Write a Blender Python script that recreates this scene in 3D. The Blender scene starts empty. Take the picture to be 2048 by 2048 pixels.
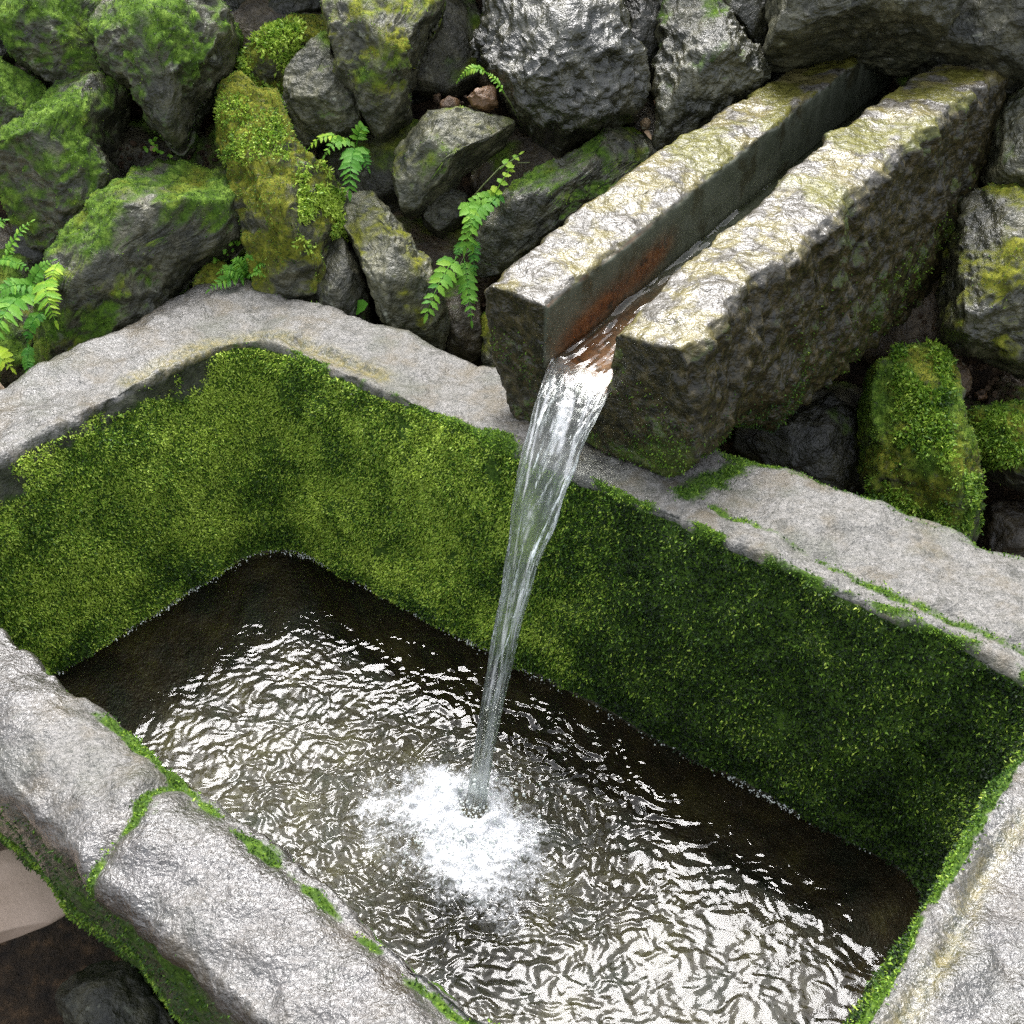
import bpy, math, random
import numpy as np
from mathutils import Vector

# ------------------------------------------------------------------ camera, sky, sun, exposure
scene = bpy.context.scene
COL = scene.collection
rng = np.random.default_rng(7)
random.seed(7)

CAM_H = 0.85          # camera height over the trough rim (rim = z 0), metres
FOC = 1.19            # focal length in picture widths
PITCH = math.radians(38)
cam_data = bpy.data.cameras.new('camera')
cam_data.sensor_width = 36
cam_data.lens = 36 * FOC
cam_data.clip_start = 0.02
cam_data.clip_end = 200
cam = bpy.data.objects.new('camera', cam_data)
cam.location = (0, 0, CAM_H)
cam.rotation_euler = (math.pi / 2 - PITCH, 0, 0)
COL.objects.link(cam)
scene.camera = cam

SUN_EL, SUN_AZ = math.radians(63), math.radians(-6)   # azimuth from +Y towards +X
world = bpy.data.worlds.new('World')
scene.world = world
world.use_nodes = True
wn = world.node_tree
wn.nodes.clear()
sky = wn.nodes.new('ShaderNodeTexSky')
sky.sky_type = 'NISHITA'
sky.sun_disc = False
sky.sun_elevation = SUN_EL
sky.sun_rotation = SUN_AZ
sky.air_density = 1.0
sky.dust_density = 4.0
hs = wn.nodes.new('ShaderNodeHueSaturation')
hs.inputs['Saturation'].default_value = 0.35
bg = wn.nodes.new('ShaderNodeBackground')
bg.inputs['Strength'].default_value = 0.13
wo = wn.nodes.new('ShaderNodeOutputWorld')
wn.links.new(sky.outputs[0], hs.inputs['Color'])
wn.links.new(hs.outputs[0], bg.inputs['Color'])
wn.links.new(bg.outputs[0], wo.inputs['Surface'])

sun_data = bpy.data.lights.new('sun', 'SUN')
sun_data.energy = 1.5
sun_data.angle = math.radians(32)
sun_data.color = (1.0, 0.985, 0.985)
sun = bpy.data.objects.new('sun', sun_data)
sdir = Vector((math.sin(SUN_AZ) * math.cos(SUN_EL), math.cos(SUN_AZ) * math.cos(SUN_EL), math.sin(SUN_EL)))
sun.rotation_euler = sdir.to_track_quat('Z', 'Y').to_euler()
sun.location = (0, 3, 5)
COL.objects.link(sun)

scene.view_settings.view_transform = 'Standard'
scene.view_settings.look = 'None'
scene.view_settings.exposure = 1.8
scene.view_settings.gamma = 1.0
scene.view_settings.use_curve_mapping = False
scene.cycles.max_bounces = 10
scene.cycles.sample_clamp_indirect = 2.5
scene.cycles.blur_glossy = 1.0
scene.cycles.transparent_max_bounces = 16
scene.cycles.use_denoising = False

# ------------------------------------------------------------------ measuring helpers
_c, _s = math.cos(PITCH), math.sin(PITCH)
CAM = np.array([0, 0, CAM_H])


def ray(x, y):
    u = (x - 1024) / 2048 / FOC
    v = (1024 - y) / 2048 / FOC
    return np.array([u, _c + v * _s, -_s + v * _c])


def at(x, y, z):
    d = ray(x, y)
    return CAM + d * ((z - CAM_H) / d[2])


WALL_Y, WALL_K = 1.66, 0.87          # battered wall: y = WALL_Y + WALL_K * z


def onwall(x, y, lift=0.0):
    """point of the battered wall face, lifted off it towards the basin"""
    d = ray(x, y)
    k = math.hypot(1, WALL_K)
    t = (WALL_Y - lift * k + WALL_K * CAM_H) / (d[1] - WALL_K * d[2])
    return CAM + d * t


def proj(p):
    p = np.asarray(p, float) - CAM
    f = p[..., 1] * _c - p[..., 2] * _s
    v = p[..., 1] * _s + p[..., 2] * _c
    return np.stack([1024 + p[..., 0] / f * FOC * 2048, 1024 - v / f * FOC * 2048], -1)


# ------------------------------------------------------------------ noise
_perm = np.random.default_rng(3).permutation(256)
_perm = np.concatenate([_perm, _perm, _perm])
_g = np.random.default_rng(4).normal(size=(256, 3))
_g /= np.linalg.norm(_g, axis=1, keepdims=True)


def perlin(p):
    p = np.asarray(p, float)
    i = np.floor(p).astype(np.int64)
    f = p - i
    i &= 255
    u = f * f * f * (f * (f * 6 - 15) + 10)
    res = 0
    for dx in (0, 1):
        wx = u[:, 0] if dx else 1 - u[:, 0]
        for dy in (0, 1):
            wy = u[:, 1] if dy else 1 - u[:, 1]
            for dz in (0, 1):
                wz = u[:, 2] if dz else 1 - u[:, 2]
                h = _perm[_perm[_perm[(i[:, 0] + dx) & 255] + ((i[:, 1] + dy) & 255)] + ((i[:, 2] + dz) & 255)]
                gr = _g[h]
                d = gr[:, 0] * (f[:, 0] - dx) + gr[:, 1] * (f[:, 1] - dy) + gr[:, 2] * (f[:, 2] - dz)
                res = res + wx * wy * wz * d
    return res * 1.5


def fbm(p, octaves=4, lac=2.03, gain=0.5):
    a, s, r = 1.0, 1.0, 0
    for k in range(octaves):
        r = r + a * perlin(p * s + k * 17.3)
        a *= gain
        s *= lac
    return r


def smooth(a, b, x):
    t = np.clip((x - a) / (b - a), 0, 1)
    return t * t * (3 - 2 * t)


# ------------------------------------------------------------------ object helpers
def tag(o, label=None, cat=None, group=None, kind=None):
    if label:
        o['label'] = label
    if cat:
        o['category'] = cat
    if group:
        o['group'] = group
    if kind:
        o['kind'] = kind
    return o


def empty(name, loc, label, cat, group=None):
    o = bpy.data.objects.new(name, None)
    o.empty_display_size = 0.05
    o.location = loc
    COL.objects.link(o)
    return tag(o, label, cat, group)


def mk(name, V, F, mat, parent=None, attrs=None, smooth_shade=True):
    """one mesh object from numpy verts (world space) and a list / array of faces"""
    V = np.asarray(V, np.float32)
    org = V.mean(0) if parent is None else np.array(parent.matrix_world.translation if parent.parent is None else parent['_w'])
    me = bpy.data.meshes.new(name)
    me.vertices.add(len(V))
    me.vertices.foreach_set('co', (V - org).astype(np.float32).ravel())
    if isinstance(F, np.ndarray):
        n = F.shape[1]
        me.loops.add(F.size)
        me.polygons.add(len(F))
        me.loops.foreach_set('vertex_index', F.astype(np.int32).ravel())
        me.polygons.foreach_set('loop_start', np.arange(0, F.size, n, dtype=np.int32))
    else:
        tot = sum(len(f) for f in F)
        me.loops.add(tot)
        me.polygons.add(len(F))
        me.loops.foreach_set('vertex_index', np.concatenate([np.asarray(f, np.int32) for f in F]))
        me.polygons.foreach_set('loop_start', np.cumsum([0] + [len(f) for f in F[:-1]]).astype(np.int32))
    me.update(calc_edges=True)
    me.validate()
    me.polygons.foreach_set('use_smooth', np.full(len(me.polygons), smooth_shade))
    for k, a in (attrs or {}).items():
        at_ = me.attributes.new(k, 'FLOAT', 'POINT')
        at_.data.foreach_set('value', np.asarray(a, np.float32))
    me.materials.append(mat)
    o = bpy.data.objects.new(name, me)
    COL.objects.link(o)
    if parent is None:
        o.location = org
    else:
        o.parent = parent
    bpy.context.view_layer.update() if False else None
    return o


def place_root(o, loc):
    o.location = loc
    o.matrix_world.translation = loc


def vnormals(V, F):
    F = np.asarray(F)
    n = np.zeros_like(V)
    a = np.cross(V[F[:, 1]] - V[F[:, 0]], V[F[:, 2]] - V[F[:, 0]])
    for k in range(F.shape[1]):
        np.add.at(n, F[:, k], a)
    l = np.linalg.norm(n, axis=1, keepdims=True)
    return n / np.maximum(l, 1e-12)


def tris_of(F):
    F = np.asarray(F)
    if F.shape[1] == 3:
        return F
    return np.concatenate([F[:, [0, 1, 2]], F[:, [0, 2, 3]]])


def scatter(name, V, F, weight, count, length, width, mat, parent, grav=0.3, jit=0.7, tint=None, lift=0.0, seed=0, up=1.0, spread=0.16):
    """many small leaf blades over a mesh: joined into one stuff part"""
    r = np.random.default_rng(seed + 11)
    T = tris_of(F)
    a, b, c = V[T[:, 0]], V[T[:, 1]], V[T[:, 2]]
    N = np.cross(b - a, c - a)
    area = np.linalg.norm(N, axis=1) / 2
    w = area * weight[T].mean(1)
    if w.sum() <= 0 or count < 3:
        return None
    idx = r.choice(len(T), size=int(count), p=w / w.sum())
    u, v = r.random(len(idx)), r.random(len(idx))
    f = u + v > 1
    u[f], v[f] = 1 - u[f], 1 - v[f]
    P = a[idx] + (b - a)[idx] * u[:, None] + (c - a)[idx] * v[:, None]
    n = N[idx] / (2 * area[idx][:, None] + 1e-12)
    d = n * up + r.normal(size=P.shape) * jit + np.array([0, 0, -grav])
    d /= np.linalg.norm(d, axis=1, keepdims=True)
    s = np.cross(d, r.normal(size=P.shape))
    s /= np.linalg.norm(s, axis=1, keepdims=True) + 1e-9
    L = length * r.uniform(0.55, 1.35, (len(P), 1))
    W = width * r.uniform(0.6, 1.3, (len(P), 1))
    bend = np.cross(s, d) * L * 0.22
    P = P + n * lift
    m = P + d * L * 0.5 + bend
    t = P + d * L
    VV = np.stack([P, m - s * W / 2, t, m + s * W / 2], 1).reshape(-1, 3)
    FF = np.arange(len(VV)).reshape(-1, 4)
    base = 0.5 if tint is None else tint[T][idx].mean(1)
    tt = np.repeat(base + r.normal(size=len(P)) * spread, 4)
    o = mk(name, VV, FF, mat, parent, {'tint': tt}, smooth_shade=False)
    o['kind'] = 'stuff'
    return o


# ------------------------------------------------------------------ materials
class Mat:
    def __init__(self, name):
        self.m = bpy.data.materials.new(name)
        self.m.use_nodes = True
        self.t = self.m.node_tree
        self.t.nodes.clear()
        self.out = self.t.nodes.new('ShaderNodeOutputMaterial')
        self.pos = self.n('ShaderNodeNewGeometry').outputs['Position']

    def n(self, typ, _set=None, **inp):
        nd = self.t.nodes.new(typ)
        for k, v in (_set or {}).items():
            setattr(nd, k, v)
        for k, v in inp.items():
            self.put(nd, k.replace('_', ' ') if k.replace('_', ' ') in [i.name for i in nd.inputs] else k, v)
        return nd

    def put(self, nd, k, v):
        sock = nd.inputs[int(k[1:])] if isinstance(k, str) and k[0] == 'i' and k[1:].isdigit() else nd.inputs[k]
        if hasattr(v, 'is_output'):
            self.t.links.new(v, sock)
        elif hasattr(v, 'outputs'):
            self.t.links.new(v.outputs[0], sock)
        else:
            if sock.type == 'RGBA' and len(v) == 3:
                v = (*v, 1)
            sock.default_value = v

    def noise(self, scale, detail=5, rough=0.55, dist=0.0, vec=None):
        nd = self.n('ShaderNodeTexNoise', Scale=scale, Detail=detail, Roughness=rough, Distortion=dist)
        self.t.links.new(vec or self.pos, nd.inputs['Vector'])
        return nd.outputs['Fac']

    def attr(self, name, obj=False):
        nd = self.n('ShaderNodeAttribute', {'attribute_name': name, 'attribute_type': 'OBJECT' if obj else 'GEOMETRY'})
        return nd.outputs['Fac']

    def math(self, op, a, b=0.0, c=None, clamp=False):
        nd = self.n('ShaderNodeMath', {'operation': op, 'use_clamp': clamp}, i0=a, i1=b)
        if c is not None:
            self.put(nd, 'i2', c)
        return nd.outputs[0]

    def rng(self, v, a, b, lo=0.0, hi=1.0):
        nd = self.n('ShaderNodeMapRange', {'interpolation_type': 'SMOOTHSTEP'})
        for k, x in enumerate((v, a, b, lo, hi)):
            self.put(nd, 'i%d' % k, x)
        return nd.outputs[0]

    def ramp(self, v, *stops):
        nd = self.n('ShaderNodeValToRGB')
        self.put(nd, 'i0', v)
        el = nd.color_ramp.elements
        while len(el) < len(stops):
            el.new(0.5)
        for e, (p, c) in zip(el, stops):
            e.position = p
            e.color = (*c, 1)
        return nd.outputs[0]

    def mix(self, f, a, b, mode='MIX'):
        nd = self.n('ShaderNodeMix', {'data_type': 'RGBA', 'blend_type': mode})
        self.put(nd, 'i0', f)
        self.put(nd, 'i6', a)
        self.put(nd, 'i7', b)
        return nd.outputs[2]

    def bump(self, h, strength, dist, normal=None):
        nd = self.n('ShaderNodeBump', Strength=strength, Distance=dist, Height=h)
        if normal is not None:
            self.put(nd, 'Normal', normal)
        return nd.outputs[0]

    def bsdf(self, **kw):
        nd = self.n('ShaderNodeBsdfPrincipled')
        for k, v in kw.items():
            self.put(nd, k.replace('_', ' '), v)
        return nd.outputs[0]

    def done(self, sh):
        self.t.links.new(sh, self.out.inputs['Surface'])
        return self.m


def mat_wall_rock():
    k = Mat('wall_rock')
    tone, hue, wet = k.attr('tone', True), k.attr('brown', True), k.attr('wet', True)
    mh = k.attr('moss_hue', True)
    n1, n2, n3 = k.noise(24, 8, 0.7, 0.3), k.noise(90, 6, 0.6), k.noise(330, 3)
    grey = k.ramp(n1, (0.3, (0.010, 0.013, 0.007)), (0.48, (0.042, 0.042, 0.022)), (0.62, (0.105, 0.10, 0.056)), (0.76, (0.2, 0.185, 0.115)))
    brn = k.ramp(n1, (0.25, (0.05, 0.028, 0.012)), (0.55, (0.16, 0.085, 0.035)), (0.8, (0.26, 0.15, 0.075)))
    c = k.mix(hue, grey, brn)
    c = k.mix(k.rng(n2, 0.35, 0.7, 0.0, 0.55), c, k.mix(1.0, c, (0.35, 0.37, 0.33), 'MULTIPLY'))
    li = k.rng(k.noise(46, 4, 0.5, 0.6), 0.66, 0.72, 0, 0.55)
    c = k.mix(li, c, (0.25, 0.26, 0.19))
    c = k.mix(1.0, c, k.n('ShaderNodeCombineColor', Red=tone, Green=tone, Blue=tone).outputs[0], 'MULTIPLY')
    mo = k.math('ADD', k.attr('moss'), k.math('MULTIPLY', k.math('SUBTRACT', k.noise(38, 6, 0.65), 0.5), 0.9))
    mf = k.math('MULTIPLY', k.rng(mo, 0.30, 0.74), k.rng(k.noise(120, 5, 0.7), 0.28, 0.5, 0.45, 1.0))
    mg = k.ramp(k.noise(60, 7, 0.7), (0.3, (0.02, 0.05, 0.006)), (0.52, (0.075, 0.14, 0.016)), (0.72, (0.2, 0.30, 0.05)))
    my = k.ramp(k.noise(60, 7, 0.7), (0.3, (0.05, 0.055, 0.008)), (0.52, (0.14, 0.15, 0.016)), (0.72, (0.28, 0.28, 0.04)))
    mc = k.mix(k.rng(k.math('ADD', k.noise(14, 3), k.math('SUBTRACT', mh, 0.5)), 0.35, 0.65), mg, my)
    col = k.mix(mf, c, mc)
    ro = k.math('SUBTRACT', k.rng(n2, 0.3, 0.7, 0.55, 0.8), k.math('MULTIPLY', wet, 0.5))
    ro = k.mix(mf, ro, (0.9, 0.9, 0.9))
    h = k.math('ADD', k.math('MULTIPLY', k.noise(55, 5, 0.6, 0.6), 1.0), k.math('MULTIPLY', k.noise(210, 4, 0.55), 0.34))
    hm = k.math('ADD', k.math('MULTIPLY', k.noise(170, 5, 0.7), 0.5), k.math('MULTIPLY', k.noise(50, 4), 0.4))
    nb = k.bump(k.mix(mf, h, hm), 1.0, 0.0072)
    return k.done(k.bsdf(Base_Color=col, Roughness=ro, Normal=nb, Coat_Weight=k.math('MULTIPLY', k.math('MULTIPLY', wet, 0.9), k.math('SUBTRACT', 1.0, mf)), Coat_Roughness=0.13, Coat_Normal=nb, Specular_IOR_Level=k.mix(mf, (0.5, 0.5, 0.5), (0.12, 0.12, 0.12))))


def mat_trough():
    k = Mat('trough_stone')
    moss, wet, och, dark, bed = k.attr('moss'), k.attr('wet'), k.attr('ochre'), k.attr('dark'), k.attr('bed')
    n1, n2, n3 = k.noise(16, 6, 0.6), k.noise(110, 7, 0.65), k.noise(420, 4, 0.6)
    c = k.ramp(n2, (0.28, (0.055, 0.055, 0.05)), (0.46, (0.125, 0.12, 0.105)), (0.7, (0.24, 0.23, 0.215)))
    c = k.mix(k.rng(n3, 0.36, 0.52, 0.85, 0.0), c, (0.035, 0.035, 0.03))
    c = k.mix(k.rng(k.noise(210, 3), 0.6, 0.7, 0, 0.8), c, (0.03, 0.032, 0.025))
    c = k.mix(k.rng(n1, 0.48, 0.66, 0, 0.7), c, (0.095, 0.075, 0.04))
    c = k.mix(k.rng(k.noise(9, 5, 0.6), 0.5, 0.66, 0, 0.55), c, (0.05, 0.055, 0.03))
    c = k.mix(k.math('MULTIPLY', wet, 0.9), c, k.mix(1.0, c, (0.34, 0.31, 0.30), 'MULTIPLY'))
    c = k.mix(k.math('MULTIPLY', och, k.rng(k.noise(120, 6, 0.7), 0.30, 0.52, 0.0, 1.0)), c, k.ramp(n2, (0.35, (0.03, 0.036, 0.006)), (0.62, (0.15, 0.12, 0.018))))
    c = k.mix(k.rng(k.noise(26, 7, 0.7), 0.56, 0.66, 0, 0.75), c, (0.022, 0.022, 0.014))
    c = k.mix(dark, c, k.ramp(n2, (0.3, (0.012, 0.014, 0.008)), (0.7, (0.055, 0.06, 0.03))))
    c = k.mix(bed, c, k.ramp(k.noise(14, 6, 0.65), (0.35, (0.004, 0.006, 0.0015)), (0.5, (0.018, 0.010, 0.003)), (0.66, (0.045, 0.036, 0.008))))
    mo = k.math('ADD', moss, k.math('MULTIPLY', k.math('SUBTRACT', k.noise(70, 6, 0.65), 0.5), 0.8))
    mf = k.rng(mo, 0.38, 0.66)
    mc = k.ramp(k.noise(150, 7, 0.7), (0.3, (0.015, 0.035, 0.005)), (0.55, (0.05, 0.095, 0.012)), (0.75, (0.12, 0.19, 0.02)))
    col = k.mix(mf, c, mc)
    ro = k.math('SUBTRACT', k.rng(n2, 0.3, 0.7, 0.5, 0.72), k.math('MULTIPLY', wet, 0.42))
    ro = k.mix(mf, ro, (0.85, 0.85, 0.85))
    h = k.math('ADD', k.math('MULTIPLY', k.noise(70, 3, 0.5, 0.4), 0.5), k.math('MULTIPLY', k.noise(240, 4, 0.6, 0.3), 0.62))
    nb = k.bump(h, 1.0, 0.0042)
    coat = k.math('MULTIPLY', k.math('MULTIPLY', wet, k.math('SUBTRACT', 1.0, mf)), k.rng(k.noise(34, 6, 0.68), 0.30, 0.54, 0.15, 1.0))
    return k.done(k.bsdf(Base_Color=col, Roughness=ro, Normal=nb, Coat_Weight=coat, Coat_Roughness=0.14, Coat_IOR=1.55, Coat_Normal=nb, Specular_IOR_Level=k.mix(mf, k.mix(wet, (0.5, 0.5, 0.5), (0.9, 0.9, 0.9)), (0.15, 0.15, 0.15))))


def mat_spout():
    k = Mat('spout_stone')
    moss, top, rust, chan = k.attr('moss'), k.attr('top'), k.attr('rust'), k.attr('channel')
    n1, n2, n3 = k.noise(20, 6, 0.6, 0.5), k.noise(90, 7, 0.65), k.noise(380, 4, 0.6)
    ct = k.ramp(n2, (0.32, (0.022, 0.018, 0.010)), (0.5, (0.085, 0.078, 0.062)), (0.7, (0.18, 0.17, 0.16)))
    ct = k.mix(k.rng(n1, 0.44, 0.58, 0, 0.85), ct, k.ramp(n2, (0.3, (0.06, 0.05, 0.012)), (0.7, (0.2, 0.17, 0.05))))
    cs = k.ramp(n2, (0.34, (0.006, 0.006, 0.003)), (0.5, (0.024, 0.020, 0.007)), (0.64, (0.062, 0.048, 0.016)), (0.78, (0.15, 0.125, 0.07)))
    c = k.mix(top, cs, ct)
    cc = k.ramp(k.noise(34, 5, 0.6), (0.3, (0.045, 0.052, 0.032)), (0.7, (0.10, 0.107, 0.075)))
    cc = k.mix(k.rng(n1, 0.52, 0.66, 0, 0.85), cc, (0.035, 0.032, 0.014))
    cr = k.ramp(k.noise(75, 6, 0.72), (0.36, (0.022, 0.010, 0.004)), (0.48, (0.11, 0.036, 0.009)), (0.72, (0.23, 0.09, 0.025)))
    cc = k.mix(rust, cc, cr)
    c = k.mix(chan, c, cc)
    mo = k.math('ADD', moss, k.math('MULTIPLY', k.math('SUBTRACT', k.noise(60, 6, 0.65), 0.5), 0.9))
    mf = k.rng(mo, 0.42, 0.66)
    mc = k.mix(top, k.ramp(k.noise(110, 7, 0.7), (0.3, (0.012, 0.02, 0.003)), (0.55, (0.045, 0.06, 0.008)), (0.75, (0.11, 0.12, 0.02))), k.ramp(n2, (0.3, (0.035, 0.034, 0.006)), (0.55, (0.11, 0.105, 0.018)), (0.75, (0.2, 0.19, 0.06))))
    col = k.mix(mf, c, mc)
    ro = k.mix(top, (0.45, 0.45, 0.45), (0.38, 0.38, 0.38))
    ro = k.mix(chan, ro, (0.5, 0.5, 0.5))
    ro = k.mix(k.math('MULTIPLY', mf, 0.35), ro, (0.6, 0.6, 0.6))
    h = k.math('ADD', k.math('MULTIPLY', k.noise(65, 4, 0.55, 0.6), 1.0), k.math('MULTIPLY', k.noise(230, 3, 0.5), 0.36))
    nb = k.bump(h, k.mix(chan, (1, 1, 1), (0.15, 0.15, 0.15)), k.math('SUBTRACT', 0.0052, k.math('MULTIPLY', top, 0.0010)))
    return k.done(k.bsdf(Base_Color=col, Roughness=ro, Normal=nb, Specular_IOR_Level=k.mix(top, (0.3, 0.3, 0.3), (0.28, 0.28, 0.28)), Coat_Weight=k.math('MULTIPLY', k.math('ADD', 0.22, k.math('MULTIPLY', top, k.rng(k.noise(30, 6, 0.7), 0.38, 0.62, 0.0, 0.48))), k.math('SUBTRACT', 1.0, k.math('MULTIPLY', mf, 0.3))), Coat_Roughness=0.11, Coat_IOR=1.6, Coat_Normal=nb))


def mat_leaf(name, stops, trans=0.35, rough=0.55, attr=True):
    k = Mat(name)
    v = k.attr('tint') if attr else k.noise(60, 3)
    c = k.ramp(v, *stops)
    p = k.bsdf(Base_Color=c, Roughness=rough, Specular_IOR_Level=0.35)
    tr = k.n('ShaderNodeBsdfTranslucent', Color=c).outputs[0]
    mx = k.n('ShaderNodeMixShader', i0=trans, i1=p, i2=tr).outputs[0]
    return k.done(mx)


def mat_water():
    k = Mat('water')
    foam = k.attr('foam')
    nb = k.bump(k.noise(200, 2, 0.5), 0.2, 0.0012)
    fr = k.n('ShaderNodeFresnel', IOR=1.36, Normal=nb).outputs[0]
    gl = k.n('ShaderNodeBsdfGlossy', Color=(1, 1, 1), Roughness=0.06, Normal=nb).outputs[0]
    tr = k.n('ShaderNodeBsdfTransparent', Color=(0.86, 0.88, 0.78)).outputs[0]
    w = k.n('ShaderNodeMixShader', i0=fr, i1=tr, i2=gl).outputs[0]
    ff = k.math('MULTIPLY', k.rng(k.math('ADD', foam, k.math('MULTIPLY', k.math('SUBTRACT', k.noise(130, 8, 0.72, 1.2), 0.5), 2.0)), 0.28, 1.1), 0.9)
    fb = k.bump(k.noise(180, 7, 0.72, 0.6), 1.0, 0.006)
    fo = k.bsdf(Base_Color=(0.78, 0.80, 0.83), Roughness=0.35, Normal=fb, Subsurface_Weight=0.0)
    return k.done(k.n('ShaderNodeMixShader', i0=ff, i1=w, i2=fo).outputs[0])


def mat_stream():
    k = Mat('falling_water')
    st = k.attr('streak')
    fr = k.n('ShaderNodeFresnel', IOR=1.31).outputs[0]
    gl = k.n('ShaderNodeBsdfGlossy', Color=(1, 1, 1), Roughness=0.08).outputs[0]
    rf = k.n('ShaderNodeBsdfRefraction', Color=(0.93, 0.95, 0.93), Roughness=0.05, IOR=1.25).outputs[0]
    tr = k.n('ShaderNodeBsdfTransparent', Color=(0.9, 0.93, 0.9)).outputs[0]
    w = k.n('ShaderNodeMixShader', i0=0.5, i1=rf, i2=tr).outputs[0]
    w = k.n('ShaderNodeMixShader', i0=fr, i1=w, i2=gl).outputs[0]
    wh = k.bsdf(Base_Color=(0.84, 0.86, 0.88), Roughness=0.25)
    wt = k.n('ShaderNodeBsdfTranslucent', Color=(0.85, 0.87, 0.9)).outputs[0]
    wh = k.n('ShaderNodeMixShader', i0=0.45, i1=wh, i2=wt).outputs[0]
    return k.done(k.n('ShaderNodeMixShader', i0=st, i1=w, i2=wh).outputs[0])


def mat_simple(name, stops, scale=60, rough=0.8, bump=0.006, bscale=70, detail=6, spec=0.4):
    k = Mat(name)
    c = k.ramp(k.noise(scale, detail, 0.62), *stops)
    nb = k.bump(k.noise(bscale, 8, 0.65), 1.0, bump)
    return k.done(k.bsdf(Base_Color=c, Roughness=rough, Normal=nb, Specular_IOR_Level=spec))


M_ROCK, M_TROUGH, M_SPOUT, M_WATER, M_STREAM = mat_wall_rock(), mat_trough(), mat_spout(), mat_water(), mat_stream()
M_MOSS = mat_leaf('moss_leaf', [(0.0, (0.012, 0.03, 0.006)), (0.35, (0.045, 0.11, 0.012)), (0.62, (0.18, 0.33, 0.028)), (1.0, (0.48, 0.62, 0.09))], 0.3, 0.5)
M_MOSS_SHADED = mat_leaf('shaded_moss_leaf', [(0.0, (0.008, 0.016, 0.006)), (0.35, (0.024, 0.05, 0.015)), (0.62, (0.07, 0.115, 0.032)), (1.0, (0.22, 0.3, 0.1))], 0.25, 0.42)  # finer moss of the back wall, shade painted in as darker greens
M_FERN = mat_leaf('fern_leaf', [(0.0, (0.012, 0.07, 0.012)), (0.4, (0.05, 0.22, 0.015)), (0.75, (0.17, 0.38, 0.025)), (1.0, (0.40, 0.55, 0.03))], 0.45, 0.6)
M_STEM = mat_simple('fern_stem', [(0.3, (0.05, 0.08, 0.02)), (0.7, (0.14, 0.16, 0.05))], 40, 0.6, 0.001)
M_EARTH = mat_simple('earth', [(0.3, (0.012, 0.008, 0.005)), (0.52, (0.045, 0.028, 0.014)), (0.72, (0.13, 0.075, 0.035))], 45, 0.9, 0.02, 60)
M_PEBBLE = mat_simple('pebble', [(0.35, (0.02, 0.012, 0.006)), (0.6, (0.07, 0.042, 0.02)), (0.75, (0.2, 0.13, 0.07))], 45, 0.6, 0.004, 120)
M_BLOCK = mat_simple('pale_block', [(0.3, (0.36, 0.27, 0.2)), (0.6, (0.46, 0.35, 0.27)), (0.8, (0.52, 0.41, 0.32))], 9, 0.6, 0.0008, 160, spec=0.3)
M_TWIG = mat_simple('twig', [(0.3, (0.1, 0.06, 0.03)), (0.7, (0.28, 0.2, 0.11))], 60, 0.7, 0.001)

# ------------------------------------------------------------------ ground and bank behind the wall
WN = np.array([0, -1, WALL_K]) / math.hypot(1, WALL_K)       # wall normal, towards the basin
WE = np.array([0, WALL_K, 1]) / math.hypot(1, WALL_K)        # up the wall
WX = np.array([1.0, 0, 0])


def grid(nu, nv, f):
    u, v = np.meshgrid(np.linspace(0, 1, nu), np.linspace(0, 1, nv), indexing='ij')
    V = f(u.ravel(), v.ravel())
    i = np.arange(nu * nv).reshape(nu, nv)
    F = np.stack([i[:-1, :-1], i[1:, :-1], i[1:, 1:], i[:-1, 1:]], -1).reshape(-1, 4)
    return V, F


def bank(u, v):
    x = -4 + 8 * u
    h = -0.75 + 2.6 * v
    P = np.stack([x, WALL_Y + WALL_K * h, h], 1) - WN * 0.12
    return P + WN * (fbm(P * 9, 4) * 0.03)[:, None]


V, F = grid(240, 100, bank)
tag(mk('earth_bank', V, F[:, ::-1], M_EARTH), kind='structure')


def ground(u, v):
    x, y = -8 + 16 * u, -6 + 7.3 * v
    P = np.stack([x, y, np.full_like(x, -0.55)], 1)
    P[:, 2] += fbm(P * 5, 4) * 0.03
    return P


V, F = grid(160, 100, ground)
tag(mk('ground', V, F, M_EARTH), kind='structure')

# ------------------------------------------------------------------ the stone wall


def icosphere(sub):
    t = (1 + 5 ** 0.5) / 2
    V = np.array([(-1, t, 0), (1, t, 0), (-1, -t, 0), (1, -t, 0), (0, -1, t), (0, 1, t), (0, -1, -t), (0, 1, -t), (t, 0, -1), (t, 0, 1), (-t, 0, -1), (-t, 0, 1)], float)
    F = np.array([(0, 11, 5), (0, 5, 1), (0, 1, 7), (0, 7, 10), (0, 10, 11), (1, 5, 9), (5, 11, 4), (11, 10, 2), (10, 7, 6), (7, 1, 8), (3, 9, 4), (3, 4, 2), (3, 2, 6), (3, 6, 8), (3, 8, 9), (4, 9, 5), (2, 4, 11), (6, 2, 10), (8, 6, 7), (9, 8, 1)])
    V /= np.linalg.norm(V, axis=1, keepdims=True)
    for _ in range(sub):
        e = np.sort(np.concatenate([F[:, [0, 1]], F[:, [1, 2]], F[:, [2, 0]]]), 1)
        ue, inv = np.unique(e, axis=0, return_inverse=True)
        inv = inv.ravel()
        mid = V[ue].mean(1)
        mid /= np.linalg.norm(mid, axis=1, keepdims=True)
        n = len(F)
        a, b, c = inv[:n] + len(V), inv[n:2 * n] + len(V), inv[2 * n:] + len(V)
        F = np.concatenate([np.stack([F[:, 0], a, c], 1), np.stack([F[:, 1], b, a], 1), np.stack([F[:, 2], c, b], 1), np.stack([a, b, c], 1)])
        V = np.concatenate([V, mid])
    return V, F


ICO = {k: icosphere(k) for k in (2, 3, 4, 5)}


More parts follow.
